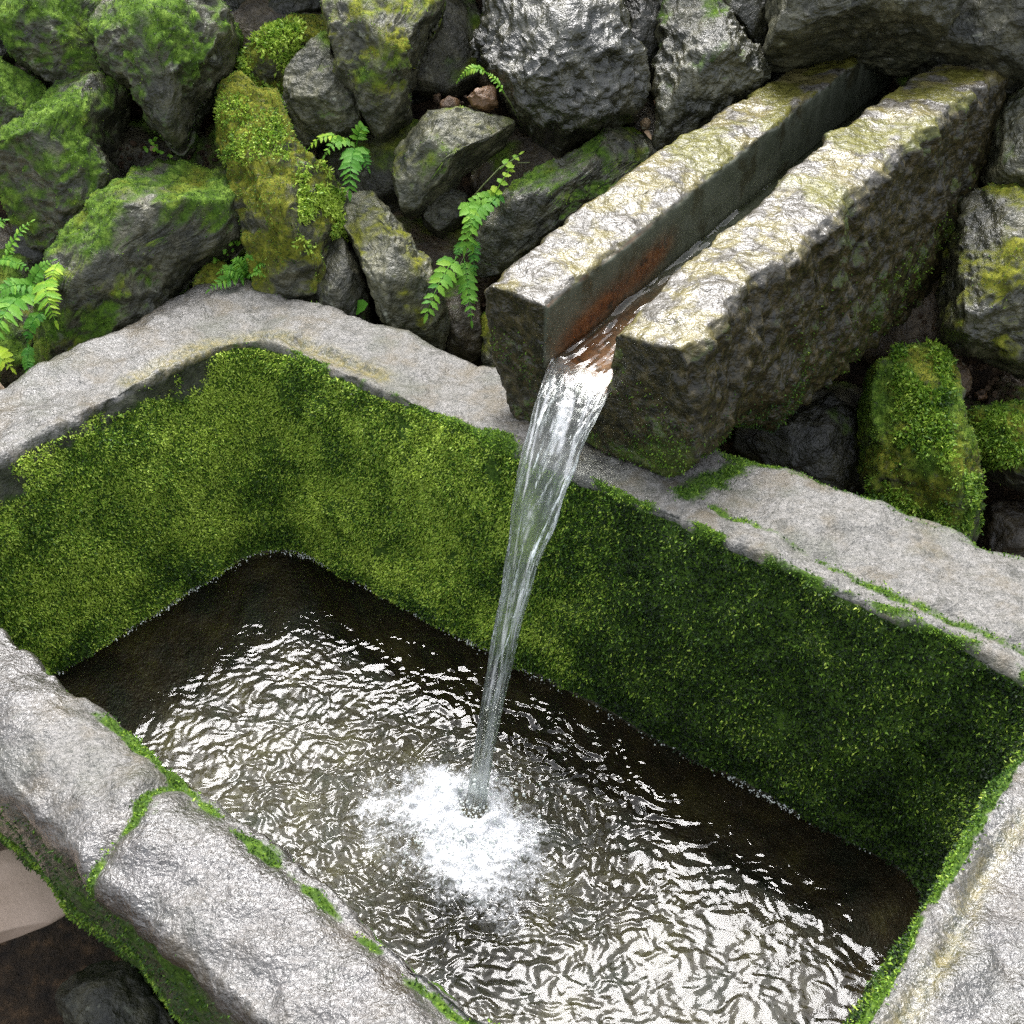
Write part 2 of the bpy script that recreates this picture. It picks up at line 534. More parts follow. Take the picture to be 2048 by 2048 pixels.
def rock_shape(poly, depth, seed, sub=5, tilt=(0, 0), cuts=9, rough=1.0):
    """poly: outline in the wall plane (metres, about its centre). A boulder with that outline, hewn by tilted cuts."""
    r = np.random.default_rng(seed)
    U, F = ICO[sub]
    ang = np.linspace(-math.pi, math.pi, 361)[:-1]
    R = np.zeros(360)
    P, Q = poly, np.roll(poly, -1, 0)
    for i, a in enumerate(ang):
        d = np.array([math.cos(a), math.sin(a)])
        e = Q - P
        den = d[0] * e[:, 1] - d[1] * e[:, 0]
        den = np.where(abs(den) < 1e-9, 1e-9, den)
        t = (P[:, 0] * e[:, 1] - P[:, 1] * e[:, 0]) / den
        s = (P[:, 0] * d[1] - P[:, 1] * d[0]) / den
        ok = (s >= -1e-6) & (s <= 1 + 1e-6) & (t > 0)
        R[i] = t[ok].max() if ok.any() else np.nan
    bad = np.isnan(R)
    if bad.any():
        R[bad] = np.interp(ang[bad], ang[~bad], R[~bad])
    ker = np.exp(-0.5 * (np.arange(-6, 7) / 2.2) ** 2)
    ker /= ker.sum()
    R = np.convolve(np.concatenate([R[-6:], R, R[:6]]), ker, 'valid')
    th = np.arctan2(U[:, 1], U[:, 0])
    Rt = np.interp(th, np.append(ang, math.pi), np.append(R, R[0]))
    rho = np.hypot(U[:, 0], U[:, 1])
    q = rho ** 0.52
    z = np.sign(U[:, 2]) * abs(U[:, 2]) ** 0.85 * depth
    V = np.stack([np.cos(th) * Rt * q, np.sin(th) * Rt * q, z], 1)
    V[:, 2] += np.where(V[:, 2] > -depth * 0.2, V[:, 0] * tilt[0] + V[:, 1] * tilt[1], 0)
    a0 = r.uniform(0, 6.28)
    for kk in range(cuts):
        a = a0 + kk * 6.283 / cuts + r.uniform(-0.4, 0.4)
        tl = r.uniform(0.25, 1.25)
        n = np.array([math.cos(a) * tl, math.sin(a) * tl, 1.0])
        n /= np.linalg.norm(n)
        h = V @ n
        lim = h.max() * r.uniform(0.66, 0.9)
        ex = np.maximum(h - lim, 0)
        V = V - n * (ex * 0.93)[:, None]
    size = R.mean()
    off = r.uniform(0, 60, 3)
    n = vnormals(V, F)
    f = min(1.0, size / 0.1)
    V = V + n * (fbm(V * 13 + off, 3) * 0.0065 * f * rough)[:, None]
    rid = 1 - abs(perlin(V * 24 + off + 5)) * 2
    crag = abs(fbm(V * 30 + off + 9, 3, gain=0.55))
    V = V + n * ((fbm(V * 45 + off, 4, gain=0.65) * 0.0050 + rid * 0.0022 - crag * 0.0065) * rough * max(f, 0.5))[:, None]
    return V, F


wall_root = empty('stone_wall', (0, 1.66, -0.5), 'mossy dry stone wall of rough boulders behind the water trough', 'wall')
ROOT_OFF = np.array([0, 1.66, -0.5])
stones = {}


def stone(px, depth=0.09, lift=0.0, moss=0.5, hue=0.4, tone=1.0, brown=0.0, wet=0.3, sub=5, seed=0, tilt=(0, 0), cuts=9,
          rough=1.0, fuzz=1.0, label=None, key=None, world=None):
    pts = np.array([onwall(x, y, lift) for x, y in px]) if world is None else world
    cen = (pts.min(0) + pts.max(0)) / 2
    rel = (pts - cen) * (1.055 if world is None else 1.0)
    V, F = rock_shape(np.stack([rel @ WX, rel @ WE], 1), depth, seed, sub, tilt, cuts, rough)
    W = cen + V[:, :1] * WX + V[:, 1:2] * WE + V[:, 2:] * WN
    n = vnormals(W, F)
    up = n[:, 2] * 0.75 + n[:, 0] * -0.25
    m = moss + 0.03 + (up - 0.45) * 0.6 + fbm(W * 11 + seed, 4) * 0.62
    m = np.clip(m, 0, 1) if moss > 0 else np.zeros(len(W))
    W = W + n * (smooth(0.35, 0.8, m) * 0.0015)[:, None]
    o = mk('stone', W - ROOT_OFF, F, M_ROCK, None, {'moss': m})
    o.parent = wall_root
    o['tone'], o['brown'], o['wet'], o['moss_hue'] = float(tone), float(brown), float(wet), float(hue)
    o['_w'] = tuple(ROOT_OFF + np.array(o.location))
    if label:
        o['label'] = label
    if key:
        stones[key] = (o, W, F, m, n)
    if moss > 0.2 and fuzz > 0 and sub >= 4:
        wgt = smooth(0.4, 0.75, m + fbm(W * 50 + seed, 2) * 0.3) * (n @ WN > -0.25)
        T = F
        area = np.linalg.norm(np.cross(W[T[:, 1]] - W[T[:, 0]], W[T[:, 2]] - W[T[:, 0]]), axis=1) / 2
        tot = (area * wgt[T].mean(1)).sum()
        ti = 0.36 + hue * 0.16 + fbm(W * 22 + seed, 3) * 0.35
        scatter('moss', W, F, wgt, min(8000, tot * 70000 * fuzz), 0.0027, 0.0017, M_MOSS, o, 0.35, 0.8, ti, seed=seed)
    return o


S = stone
S([(5, -40), (20, 20), (27, 70), (35, 100), (55, 130), (92, 160), (120, 182), (160, 168), (203, 165), (232, 172), (226, 120), (216, 83), (225, 43), (246, 15), (250, -40)], 0.1, 0.02, 0.72, 0.3, 1.1, seed=1)
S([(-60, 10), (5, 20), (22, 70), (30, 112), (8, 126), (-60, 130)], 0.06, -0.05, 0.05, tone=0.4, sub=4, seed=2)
S([(250, -40), (232, 22), (217, 54), (214, 94), (232, 145), (250, 174), (268, 178), (285, 200), (300, 232), (326, 261), (344, 290), (359, 286), (373, 250), (377, 206), (417, 170), (449, 127), (467, 72), (460, 40), (431, 11), (417, -40)], 0.12, 0.03, 0.7, 0.2, 1.1, seed=3, tilt=(-0.12, 0.1))
S([(425, -50), (540, -50), (520, 10), (495, 60), (470, 110), (440, 110), (450, 60)], 0.05, -0.08, 0.2, 0.4, 0.6, sub=4, seed=4)
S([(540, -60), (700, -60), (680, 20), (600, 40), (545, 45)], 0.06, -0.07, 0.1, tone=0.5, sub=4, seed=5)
S([(489, 145), (496, 120), (543, 60), (587, 38), (652, 29), (668, 65), (640, 110), (590, 150), (569, 181), (536, 196), (507, 185)], 0.05, -0.02, 0.75, 0.75, 1.0, sub=4, seed=6, fuzz=1.6, key='tuft')
S([(663, 65), (636, 91), (603, 123), (578, 159), (567, 203), (570, 236), (592, 275), (610, 290), (625, 275), (660, 268), (722, 250), (715, 210), (690, 170), (668, 120)], 0.07, 0.01, 0.24, 0.4, 1.5, seed=7)
S([(661, -40), (654, 22), (664, 58), (672, 101), (686, 152), (719, 203), (737, 246), (762, 264), (777, 246), (813, 203), (817, 156), (842, 72), (875, 33), (882, -40)], 0.11, 0.03, 0.46, 0.55, 1.2, seed=8, tilt=(-0.15, 0.0))
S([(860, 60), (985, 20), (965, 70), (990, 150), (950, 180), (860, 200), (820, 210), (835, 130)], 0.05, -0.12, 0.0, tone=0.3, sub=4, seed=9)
S([(987, -40), (969, 36), (954, 69), (972, 116), (994, 152), (1020, 188), (1045, 232), (1081, 261), (1125, 272), (1190, 254), (1226, 239), (1266, 217), (1284, 170), (1277, 152), (1255, 109), (1241, 65), (1244, -40)], 0.13, 0.02, 0.0, tone=0.75, wet=1.0, seed=10, rough=1.5, label='wet dark grey boulder with bright glints', tilt=(0.05, -0.32))
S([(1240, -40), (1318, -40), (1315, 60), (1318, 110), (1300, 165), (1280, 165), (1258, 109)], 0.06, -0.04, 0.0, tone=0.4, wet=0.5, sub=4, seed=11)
S([(1320, -40), (1317, 65), (1328, 87), (1313, 123), (1317, 174), (1328, 196), (1320, 254), (1313, 300), (1353, 290), (1425, 240), (1509, 180), (1535, 127), (1494, 90), (1443, 43), (1407, -40)], 0.09, 0.0, 0.08, 0.3, 1.1, wet=0.7, seed=12, rough=1.3)
S([(1410, -40), (1443, 43), (1494, 90), (1530, 118), (1548, 75), (1556, 30), (1565, -40)], 0.06, -0.02, 0.1, 0.4, 0.8, wet=0.6, sub=4, seed=13)
S([(1560, -50), (1557, 25), (1538, 92), (1570, 100), (1620, 92), (1670, 78), (1728, 78), (1790, 90), (1860, 103), (1890, 50), (1945, -50)], 0.14, 0.07, 0.12, 0.6, 1.15, seed=14, wet=0.4, label='large capstone over the spout, left half', tilt=(0, 0.1))
S([(1935, -50), (1885, 45), (1856, 103), (1908, 116), (1945, 128), (1976, 145), (2016, 158), (2110, 170), (2110, -50)], 0.13, 0.05, 0.1, 0.6, 0.9, seed=15, wet=0.3, tilt=(-0.1, 0.1))
S([(2130, 150), (2045, 168), (2018, 199), (2000, 230), (1990, 310), (1981, 360), (2000, 374), (2050, 380), (2130, 380)], 0.09, 0.02, 0.12, 0.4, 1.5, seed=16, wet=0.5)
S([(1935, 378), (1955, 369), (2000, 380), (2130, 387), (2130, 760), (2048, 728), (1980, 700), (1930, 690), (1900, 665), (1905, 600), (1915, 500), (1925, 420)], 0.12, 0.04, 0.3, 0.8, 1.0, seed=17, wet=0.6, fuzz=0.5)
S([(1801, 717), (1830, 703), (1873, 699), (1888, 714), (1899, 790), (1913, 862), (1935, 917), (1949, 971), (1957, 1014), (1957, 1130), (1900, 1140), (1800, 1110), (1754, 1030), (1739, 953), (1736, 862), (1739, 790), (1750, 740)], 0.09, 0.02, 0.8, 0.5, 0.8, seed=18, fuzz=1.5, key='mossy_right')
S([(1924, 832), (1960, 822), (2000, 815), (2110, 808), (2110, 1000), (2048, 975), (2010, 960), (1985, 930), (1950, 880), (1925, 850)], 0.06, 0.0, 0.8, 0.5, 0.8, sub=4, seed=19, fuzz=1.5, key='mossy_edge')
S([(1888, 715), (1900, 706), (1925, 730), (1940, 760), (1944, 775), (1925, 792), (1910, 790), (1897, 770)], 0.02, -0.02, 0.0, tone=0.8, brown=0.7, sub=4, seed=20, label='small brown stone wedged between the mossy stones')
S([(1866, 650), (1872, 639), (1885, 638), (1893, 650), (1888, 664), (1872, 664)], 0.013, -0.04, 0.0, tone=0.8, brown=0.5, sub=3, seed=21)
S([(1948, 785), (1962, 778), (1974, 784), (1972, 796), (1955, 800)], 0.01, -0.04, 0.0, tone=1.0, brown=1.0, sub=3, seed=22)
S([(1500, 880), (1560, 850), (1660, 790), (1720, 850), (1740, 960), (1745, 1040), (1640, 1000), (1560, 960)], 0.05, -0.04, 0.05, tone=0.45, sub=4, seed=23, wet=0.5)
S([(1980, 1010), (2110, 990), (2110, 1150), (1960, 1130)], 0.05, -0.06, 0.0, tone=0.4, brown=0.3, sub=4, seed=24)
S([(-60, 112), (0, 125), (30, 145), (70, 167), (98, 190), (96, 225), (70, 255), (45, 275), (20, 290), (-60, 320)], 0.09, 0.02, 0.75, 0.2, 1.1, seed=25)
S([(14, 344), (25, 300), (47, 279), (94, 246), (109, 203), (127, 177), (167, 165), (217, 172), (250, 190), (236, 225), (214, 261), (203, 308), (225, 330), (230, 365), (213, 420), (180, 450), (130, 480), (90, 490), (55, 480), (33, 440), (22, 398)], 0.11, 0.02, 0.62, 0.3, 1.0, seed=26, tilt=(-0.05, 0.15))
S([(40, 450), (110, 470), (190, 440), (160, 490), (125, 535), (70, 540), (40, 510)], 0.06, -0.05, 0.1, tone=0.45, sub=4, seed=27)
S([(304, 319), (326, 317), (366, 328), (420, 343), (458, 346), (473, 380), (483, 427), (487, 464), (453, 507), (399, 518), (362, 554), (333, 594), (319, 645), (254, 700), (200, 740), (120, 770), (70, 770), (95, 640), (127, 543), (156, 489), (199, 460), (225, 424), (254, 384), (283, 344)], 0.13, 0.02, 0.7, 0.4, 1.0, seed=28, tilt=(-0.25, 0.12))
S([(452, 190), (470, 174), (490, 165), (505, 190), (536, 200), (562, 205), (575, 250), (590, 300), (640, 340), (680, 390), (690, 430), (688, 462), (655, 480), (645, 560), (645, 640), (600, 640), (560, 620), (530, 590), (508, 530), (492, 460), (480, 400), (470, 350), (447, 310), (443, 270), (447, 230)], 0.11, 0.01, 0.72, 0.75, 1.0, seed=29, key='column', fuzz=1.3)
S([(645, 475), (690, 482), (720, 530), (735, 580), (745, 650), (700, 680), (650, 650), (638, 560)], 0.07, -0.01, 0.25, 0.5, 0.9, sub=4, seed=30)
S([(675, 362), (700, 393), (744, 386), (762, 411), (795, 448), (835, 500), (860, 529), (864, 565), (896, 630), (880, 690), (828, 680), (780, 650), (759, 620), (748, 580), (726, 525), (708, 482), (690, 453)], 0.08, 0.03, 0.2, 0.7, 1.6, seed=31, tilt=(0.08, -0.1))
S([(795, 304), (824, 268), (857, 232), (900, 223), (943, 227), (998, 236), (1038, 256), (980, 277), (936, 312), (914, 333), (896, 366), (853, 391), (840, 420), (810, 420), (791, 350)], 0.08, 0.02, 0.28, 0.5, 1.7, seed=32, tilt=(0.05, -0.2))
S([(845, 400), (890, 375), (930, 392), (925, 440), (880, 470), (850, 450)], 0.05, -0.03, 0.1, tone=0.9, sub=4, seed=33)
S([(936, 196), (954, 181), (987, 174), (994, 210), (972, 222), (947, 215)], 0.02, 0.02, 0.0, tone=1.1, brown=1.0, sub=4, seed=34, cuts=5, label='small rust brown stone lying on a grey stone')
S([(880, 205), (900, 196), (920, 203), (925, 220), (900, 226), (882, 220)], 0.012, 0.0, 0.0, tone=1.0, brown=0.9, sub=3, seed=35)
S([(1226, 241), (1262, 238), (1284, 256), (1307, 281), (1309, 312), (1262, 352), (1190, 410), (1117, 460), (1059, 500), (1001, 540), (960, 545), (956, 489), (963, 446), (1003, 401), (1052, 364), (1117, 328), (1175, 292)], 0.07, 0.01, 0.42, 0.4, 1.1, seed=36, tilt=(0, -0.25), wet=0.5)
S([(1308, 200), (1318, 195), (1328, 206), (1322, 219), (1312, 217)], 0.008, -0.01, 0.0, tone=1.8, brown=0.8, sub=3, seed=37)
S([(1282, 244), (1292, 238), (1300, 246), (1296, 256), (1285, 256)], 0.008, -0.01, 0.0, tone=2.0, brown=0.5, sub=3, seed=38)
S([(868, 600), (920, 570), (960, 600), (965, 710), (930, 740), (890, 700)], 0.06, -0.03, 0.12, tone=0.6, brown=0.25, sub=4, seed=39)
S([(384, 605), (400, 560), (420, 535), (450, 528), (470, 560), (440, 640), (400, 650)], 0.035, 0.0, 0.7, 0.9, 1.0, sub=4, seed=40)
S([(343, 655), (350, 605), (368, 597), (385, 610), (385, 670)], 0.03, -0.01, 0.7, 0.7, 1.0, sub=4, seed=41)
S([(-60, 500), (50, 520), (88, 565), (98, 640), (90, 720), (60, 800), (-60, 830)], 0.07, -0.03, 0.6, 0.4, 0.8, sub=4, seed=42)
S([(960, 640), (1000, 620), (1040, 660), (1040, 740), (970, 740)], 0.03, -0.02, 0.5, 0.6, 0.9, sub=4, seed=43)

# recessed stones that fill the gaps, and the courses just outside the picture
r_ = np.random.default_rng(21)
k_ = 100
for gx in range(-1, 9):
    for gy in range(0, 4):
        cx, cy = gx * 270 + r_.uniform(-70, 70), gy * 260 + r_.uniform(-60, 60) + 60
        if 300 + 0.45 * abs(cx - 500) + 420 < cy:
            continue
        n = 9
        px = [(cx + math.cos(a) * 150 * r_.uniform(0.75, 1.1), cy + math.sin(a) * 120 * r_.uniform(0.75, 1.1)) for a in np.linspace(0, 6.28, n, endpoint=False)]
        S(px, 0.05, -0.085, 0.2, tone=0.9, brown=float(r_.uniform(0, 0.5)), sub=3, seed=k_, fuzz=0)
        k_ += 1
for row, (zc, hh) in enumerate(((0.47, 0.13), (0.70, 0.13), (0.93, 0.12))):
    x = -1.7 + row * 0.1
    while x < 1.9:
        w = r_.uniform(0.11, 0.17)
        cen = np.array([x + w, WALL_Y + WALL_K * zc, zc])
        pts = np.array([cen + WX * math.cos(a) * w * r_.uniform(0.85, 1.05) + WE * math.sin(a) * hh * 1.25 * r_.uniform(0.85, 1.05) for a in np.linspace(0, 6.28, 10, endpoint=False)])
        S(None, 0.11, 0, float(r_.uniform(0.2, 0.7)), float(r_.uniform(0.2, 0.8)), 1.0, sub=4, seed=k_, fuzz=0, world=pts)
        x += 2 * w + 0.01
        k_ += 1
for side in (-1, 1):
    for zc in (-0.45, -0.2, 0.05, 0.28):
        for q in range(3):
            xc = side * (1.0 + q * 0.27 + (0.06 if zc > 0 else 0.0)) + (0.0 if side > 0 else -0.02)
            cen = np.array([xc, WALL_Y + WALL_K * zc, zc])
            pts = np.array([cen + WX * math.cos(a) * 0.14 * r_.uniform(0.85, 1.05) + WE * math.sin(a) * 0.17 * r_.uniform(0.85, 1.05) for a in np.linspace(0, 6.28, 10, endpoint=False)])
            S(None, 0.1, 0, float(r_.uniform(0.2, 0.7)), float(r_.uniform(0.2, 0.8)), 1.0, sub=4, seed=k_, fuzz=0, world=pts)
            k_ += 1

# ------------------------------------------------------------------ the stone trough
NC, NS = 34, (250, 145, 250, 145)       # samples per corner arc, per side


def quad_loop(c, rad):
    """closed rounded quadrilateral, the same number of samples on every call"""
    c = np.asarray(c, float)
    out = []
    for i in range(4):
        p, a, b = c[i], c[i - 1], c[(i + 1) % 4]
        u, w = (a - p), (b - p)
        u, w = u / np.linalg.norm(u), w / np.linalg.norm(w)
        r = rad[i] if hasattr(rad, '__len__') else rad
        half = math.acos(np.clip(u @ w, -1, 1)) / 2
        t = r / math.tan(half)
        s0, s1 = p + u * t, p + w * t
        cc = p + (u + w) / np.linalg.norm(u + w) * (r / math.sin(half))
        a0, a1 = s0 - cc, s1 - cc
        om = math.acos(np.clip(a0 @ a1 / (np.linalg.norm(a0) * np.linalg.norm(a1) + 1e-12), -1, 1))
        k = np.linspace(0, 1, NC)[:, None]
        arc = cc + (np.sin((1 - k) * om) * a0 + np.sin(k * om) * a1) / max(math.sin(om), 1e-6)
        nb = c[(i + 1) % 4]
        out.append((arc, i))
    loop = []
    for i in range(4):
        arc = out[i][0]
        nxt = out[(i + 1) % 4][0]
        loop.append(arc)
        k = np.linspace(0, 1, NS[i] + 2)[1:-1, None]
        loop.append(arc[-1] * (1 - k) + nxt[0] * k)
    return np.concatenate(loop)


IN_Q = np.array([(-0.38, 1.505), (0.525, 0.82), (0.15, 0.345), (-0.72, 1.06)])
OUT_Q = np.array([(-0.425, 1.69), (0.765, 0.882), (0.195, 0.145), (-0.905, 1.08)])
WAT_Q = np.array([(-0.352, 1.405), (0.475, 0.795), (0.135, 0.395), (-0.655, 1.06)])
WATER_Z = -0.30
CEN = IN_Q.mean(0)


def shrink(q, f):
    return CEN + (q - CEN) * f


R_IN, R_OUT, R_WAT = (0.085, 0.07, 0.06, 0.06), (0.035, 0.05, 0.05, 0.05), (0.085, 0.06, 0.06, 0.06)
Lin, Lout, Lwat = quad_loop(IN_Q, R_IN), quad_loop(OUT_Q, R_OUT), quad_loop(WAT_Q, R_WAT)
Lfl = quad_loop(shrink(WAT_Q, 0.86), R_WAT)
Lbot = quad_loop(shrink(OUT_Q, 0.74), 0.04)
Llip = quad_loop(shrink(OUT_Q, 0.985), R_OUT)
rings, tagr = [], []        # (xy, z), region code


def add_rings(La, za, Lb, zb, n, code, curve=None, zc=None):
    for k in np.linspace(0, 1, n, endpoint=False):
        kk = curve(k) if curve else k
        z = (za + (zb - za) * (zc(k) if zc else k))
        rings.append((La * (1 - kk) + Lb * kk, z))
        tagr.append((code, k))


add_rings(Lbot, -0.56, Lbot * 0.4 + Llip * 0.6, -0.24, 14, 0)
add_rings(Lbot * 0.4 + Llip * 0.6, -0.24, Llip, -0.13, 10, 0, lambda k: k ** 0.6)
add_rings(Llip, -0.13, Lout, -0.022, 18, 1)
Ltop = Lout * 0.86 + Lin * 0.14
add_rings(Lout, -0.022, Ltop, 0.0, 10, 2, lambda k: 1 - math.cos(k * math.pi / 2), lambda k: math.sin(k * math.pi / 2))
Ledge = Lin * 0.96 + Lout * 0.04
add_rings(Ltop, 0.0, Ledge, -0.001, 34, 3)
add_rings(Ledge, -0.001, Lin, -0.014, 6, 4, lambda k: math.sin(k * math.pi / 2), lambda k: 1 - math.cos(k * math.pi / 2))
add_rings(Lin, -0.014, Lwat, WATER_Z, 62, 5)
add_rings(Lwat, WATER_Z, Lfl, -0.42, 16, 6, lambda k: k ** 1.6)
Lc = np.repeat(CEN[None], len(Lin), 0)
add_rings(Lfl, -0.42, Lfl * 0.004 + Lc * 0.996, -0.425, 24, 7)
rings.append((Lfl * 0.004 + Lc * 0.996, -0.425))
tagr.append((7, 1.0))
NL = len(Lin)
NR = len(rings)
V = np.concatenate([np.column_stack([xy, np.full(NL, z)]) for xy, z in rings])
i = np.arange(NR * NL).reshape(NR, NL)
j = np.roll(i, -1, 1)
F = np.stack([i[:-1], j[:-1], j[1:], i[1:]], -1).reshape(-1, 4)[:, ::-1]
code = np.repeat([t[0] for t in tagr], NL)
frac = np.repeat([t[1] for t in tagr], NL)
V0 = V.copy()


def polyline_dist(P, line, z=0.0):
    L = np.array([at(x, y, z)[:2] for x, y in line])
    d = np.full(len(P), 9.0)
    for a, b in zip(L[:-1], L[1:]):
        e = b - a
        t = np.clip(((P[:, :2] - a) @ e) / (e @ e), 0, 1)
        d = np.minimum(d, np.linalg.norm(P[:, :2] - a - t[:, None] * e, axis=1))
    return d


rim = (code >= 2) & (code <= 4)
front = V0[:, 1] < 1.06 - 0.79 * (V0[:, 0] + 0.72) + 0.02          # rim nearest the camera
front_m = smooth(0.03, -0.03, V0[:, 1] - (1.075 - 0.79 * (V0[:, 0] + 0.72)))
right_m = smooth(-0.02, 0.03, (V0[:, 0] - 0.15) * 0.785 - (V0[:, 1] - 0.345) * 0.62) * (1 - front_m)
left_m = smooth(0.02, -0.02, (V0[:, 1] - 1.06) * -0.607 + (V0[:, 0] + 0.72) * 0.795 - 0.012)
g_front = polyline_dist(V0, [(190, 1430), (290, 1500), (380, 1580), (450, 1650), (540, 1720), (640, 1800), (760, 1900), (900, 2010), (1010, 2090)])
g_joint = polyline_dist(V0, [(350, 1560), (300, 1600), (270, 1660), (220, 1700), (180, 1745), (120, 1800)])
g_back = polyline_dist(V0, [(1430, 1010), (1530, 1060), (1640, 1110), (1740, 1160), (1830, 1210), (1950, 1260), (2060, 1310)])
g_arc = polyline_dist(V0, [(260, 755), (340, 720), (420, 685), (500, 667), (560, 672), (620, 695), (680, 715), (760, 750)])
g_right = polyline_dist(V0, [(2048, 1640), (1980, 1720), (1940, 1800), (1900, 1900), (1830, 2000), (1790, 2060)])
g_crack = polyline_dist(V0, [(0, 893), (40, 875), (80, 855), (110, 840)])
# form: domed and grooved rim, chipped edges, uneven walls
nrm = vnormals(V, F)
disp = fbm(V0 * 7, 3) * 0.010 + fbm(V0 * 26, 4, gain=0.58) * 0.0045
dz = np.zeros(len(V))
topm = (code == 3) | (code == 2)
dz += np.where(topm & (front_m > 0.3), 0.012 * np.sin(np.clip(np.where(code == 3, frac, 0), 0, 1) * math.pi) * front_m, 0)
dz += np.where(rim, -0.0055 * np.exp(-(g_front / 0.011) ** 2) * front_m - 0.009 * np.exp(-(g_joint / 0.010) ** 2) * front_m, 0)
dz += np.where(rim, -0.006 * np.exp(-(g_arc / 0.008) ** 2) - 0.004 * np.exp(-(g_back / 0.012) ** 2) - 0.006 * np.exp(-(g_right / 0.008) ** 2) - 0.004 * np.exp(-(g_crack / 0.003) ** 2), 0)
edge = ((code == 4) | ((code == 5) & (frac < 0.05))) * 1.0
disp += edge * fbm(V0 * 34 + 3, 3) * 0.004
under = (code >= 6) * 1.0
V = V + nrm * (disp * (1 - 0.5 * under))[:, None]
V[:, 2] += dz
nrm = vnormals(V, F)
wallm = (code == 5) * 1.0
# moss and stains
shaded_back = smooth(-0.02, 0.16, V0[:, 0])                      # back wall right of the falling water, its shade painted into the moss tint
n_low = fbm(V0 * 8 + 2, 3)
bare_top = smooth(0.34, 0.04, frac + n_low * 0.22 + fbm(V0 * 30, 3) * 0.08) * left_m * smooth(-0.36, -0.45, V0[:, 0]) + 0.22 * smooth(0.22, 0.6, fbm(V0 * 15 + 40, 4)) * (1 - shaded_back)
moss = np.zeros(len(V))
moss += wallm * (0.86 - 0.75 * bare_top + 0.1 * fbm(V0 * 16, 2))
moss += (code == 1) * (0.55 + n_low * 0.4) + (code == 0) * 0.6
moss += rim * np.exp(-(g_front / 0.0065) ** 2) * front_m * (0.72 + fbm(V0 * 22, 3) * 0.6) + rim * front_m * np.clip(fbm(V0 * 28 + 3, 3) * 0.55 - 0.02, 0, 0.4)
moss += rim * np.exp(-(g_joint / 0.0055) ** 2) * front_m * (0.85 + fbm(V0 * 25, 3) * 0.5)
moss += rim * np.exp(-(g_back / 0.010) ** 2) * (0.55 + n_low * 0.4) * (1 - right_m)
rim_edge_inner = rim * np.exp(-(polyline_dist(V0, [(640, 745), (720, 800), (830, 830), (1010, 880)]) / 0.014) ** 2)
moss += (code == 4) * (1 - left_m) * (1 - front_m) * np.clip(0.45 + fbm(V0 * 20 + 70, 3) * 0.8, 0, 0.9)
moss += rim_edge_inner * (0.8 + n_low * 0.4)
corner_in = rim * np.exp(-(polyline_dist(V0, [(1370, 985), (1420, 960), (1500, 920)]) / 0.025) ** 2)
moss += corner_in * 0.7
outer_edge = rim * (code == 2) * (1 - front_m) * 0.45
moss += outer_edge * smooth(-0.1, 0.2, V0[:, 0]) + rim * (np.exp(-(polyline_dist(V0, [(400, 570), (480, 553), (560, 575), (640, 605)]) / 0.03) ** 2)) * 0.42
moss += rim * np.exp(-(polyline_dist(V0, [(2060, 1465), (1960, 1610), (1880, 1740), (1790, 1890), (1690, 2060)]) / 0.008) ** 2) * 0.75
moss += rim * np.exp(-(polyline_dist(V0, [(930, 1950), (980, 2010), (1050, 2060)]) / 0.008) ** 2) * 0.6
moss = np.clip(moss, 0, 1)
wet = np.clip(0.20 + 0.95 * front_m + 1.05 * right_m + 0.3 * left_m * smooth(-0.35, -0.5, V0[:, 0]), 0, 1) * (1 - wallm) * (0.75 + 0.5 * fbm(V0 * 9 + 77, 3))
ochre = rim * np.exp(-(np.maximum(g_arc - 0.004, 0) / 0.013) ** 2) * 0.85 + rim * np.exp(-(g_right / 0.010) ** 2) * 0.75
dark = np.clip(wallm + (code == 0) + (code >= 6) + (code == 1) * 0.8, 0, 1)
trough = empty('stone_trough', (CEN[0], CEN[1], -0.55), 'long rectangular grey stone trough, mossy inside, full of clear rippling water', 'trough')
TR = np.array([CEN[0], CEN[1], -0.55])


def child(name, V, F, mat, parent, off, attrs=None, smooth_shade=True):
    o = mk(name, np.asarray(V) - off, F, mat, None, attrs, smooth_shade)
    o.parent = parent
    o['_w'] = tuple(off + np.array(o.location))
    return o


basin = child('basin', V, F, M_TROUGH, trough, TR, {'moss': moss, 'wet': wet, 'ochre': np.clip(ochre, 0, 1), 'dark': dark, 'bed': (code >= 6) * 1.0})
TV, TF = V, F
bright = 0.60 + fbm(V0 * 13 + 9, 4) * 0.55 + fbm(V0 * 40 + 5, 2) * 0.15 - shaded_back * 0.56
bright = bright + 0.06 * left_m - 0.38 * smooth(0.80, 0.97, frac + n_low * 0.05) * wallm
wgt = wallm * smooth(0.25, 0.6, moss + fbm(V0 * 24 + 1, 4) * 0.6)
vis = V0[:, 1] > 1.06 - 0.79 * (V0[:, 0] + 0.72) + 0.07
scatter('moss', TV, TF, wgt * vis * (1 - 0.8 * shaded_back), 150000, 0.0052, 0.0021, M_MOSS, basin, 0.4, 0.85, bright + 0.24, seed=301, spread=0.3)
scatter('moss', TV, TF, wgt * vis * (0.1 + shaded_back), 120000, 0.0025, 0.0024, M_MOSS_SHADED, basin, 0.15, 0.9, bright + 0.08, seed=302, spread=0.24)
wr = np.where(rim, smooth(0.4, 0.8, moss + fbm(V0 * 60, 2) * 0.25), 0)
scatter('moss', TV, TF, wr * (1 - 0.45 * front_m), 11000, 0.0034, 0.0019, M_MOSS, basin, 0.1, 0.9, 0.45 + n_low * 0.3, seed=303)
wo_ = np.where(((code == 1) | ((code == 0) & (V0[:, 2] > -0.2))) & (front_m > 0.5), 0.35 + 1.2 * np.exp(-((V0[:, 2] + 0.14) / 0.02) ** 2), 0)
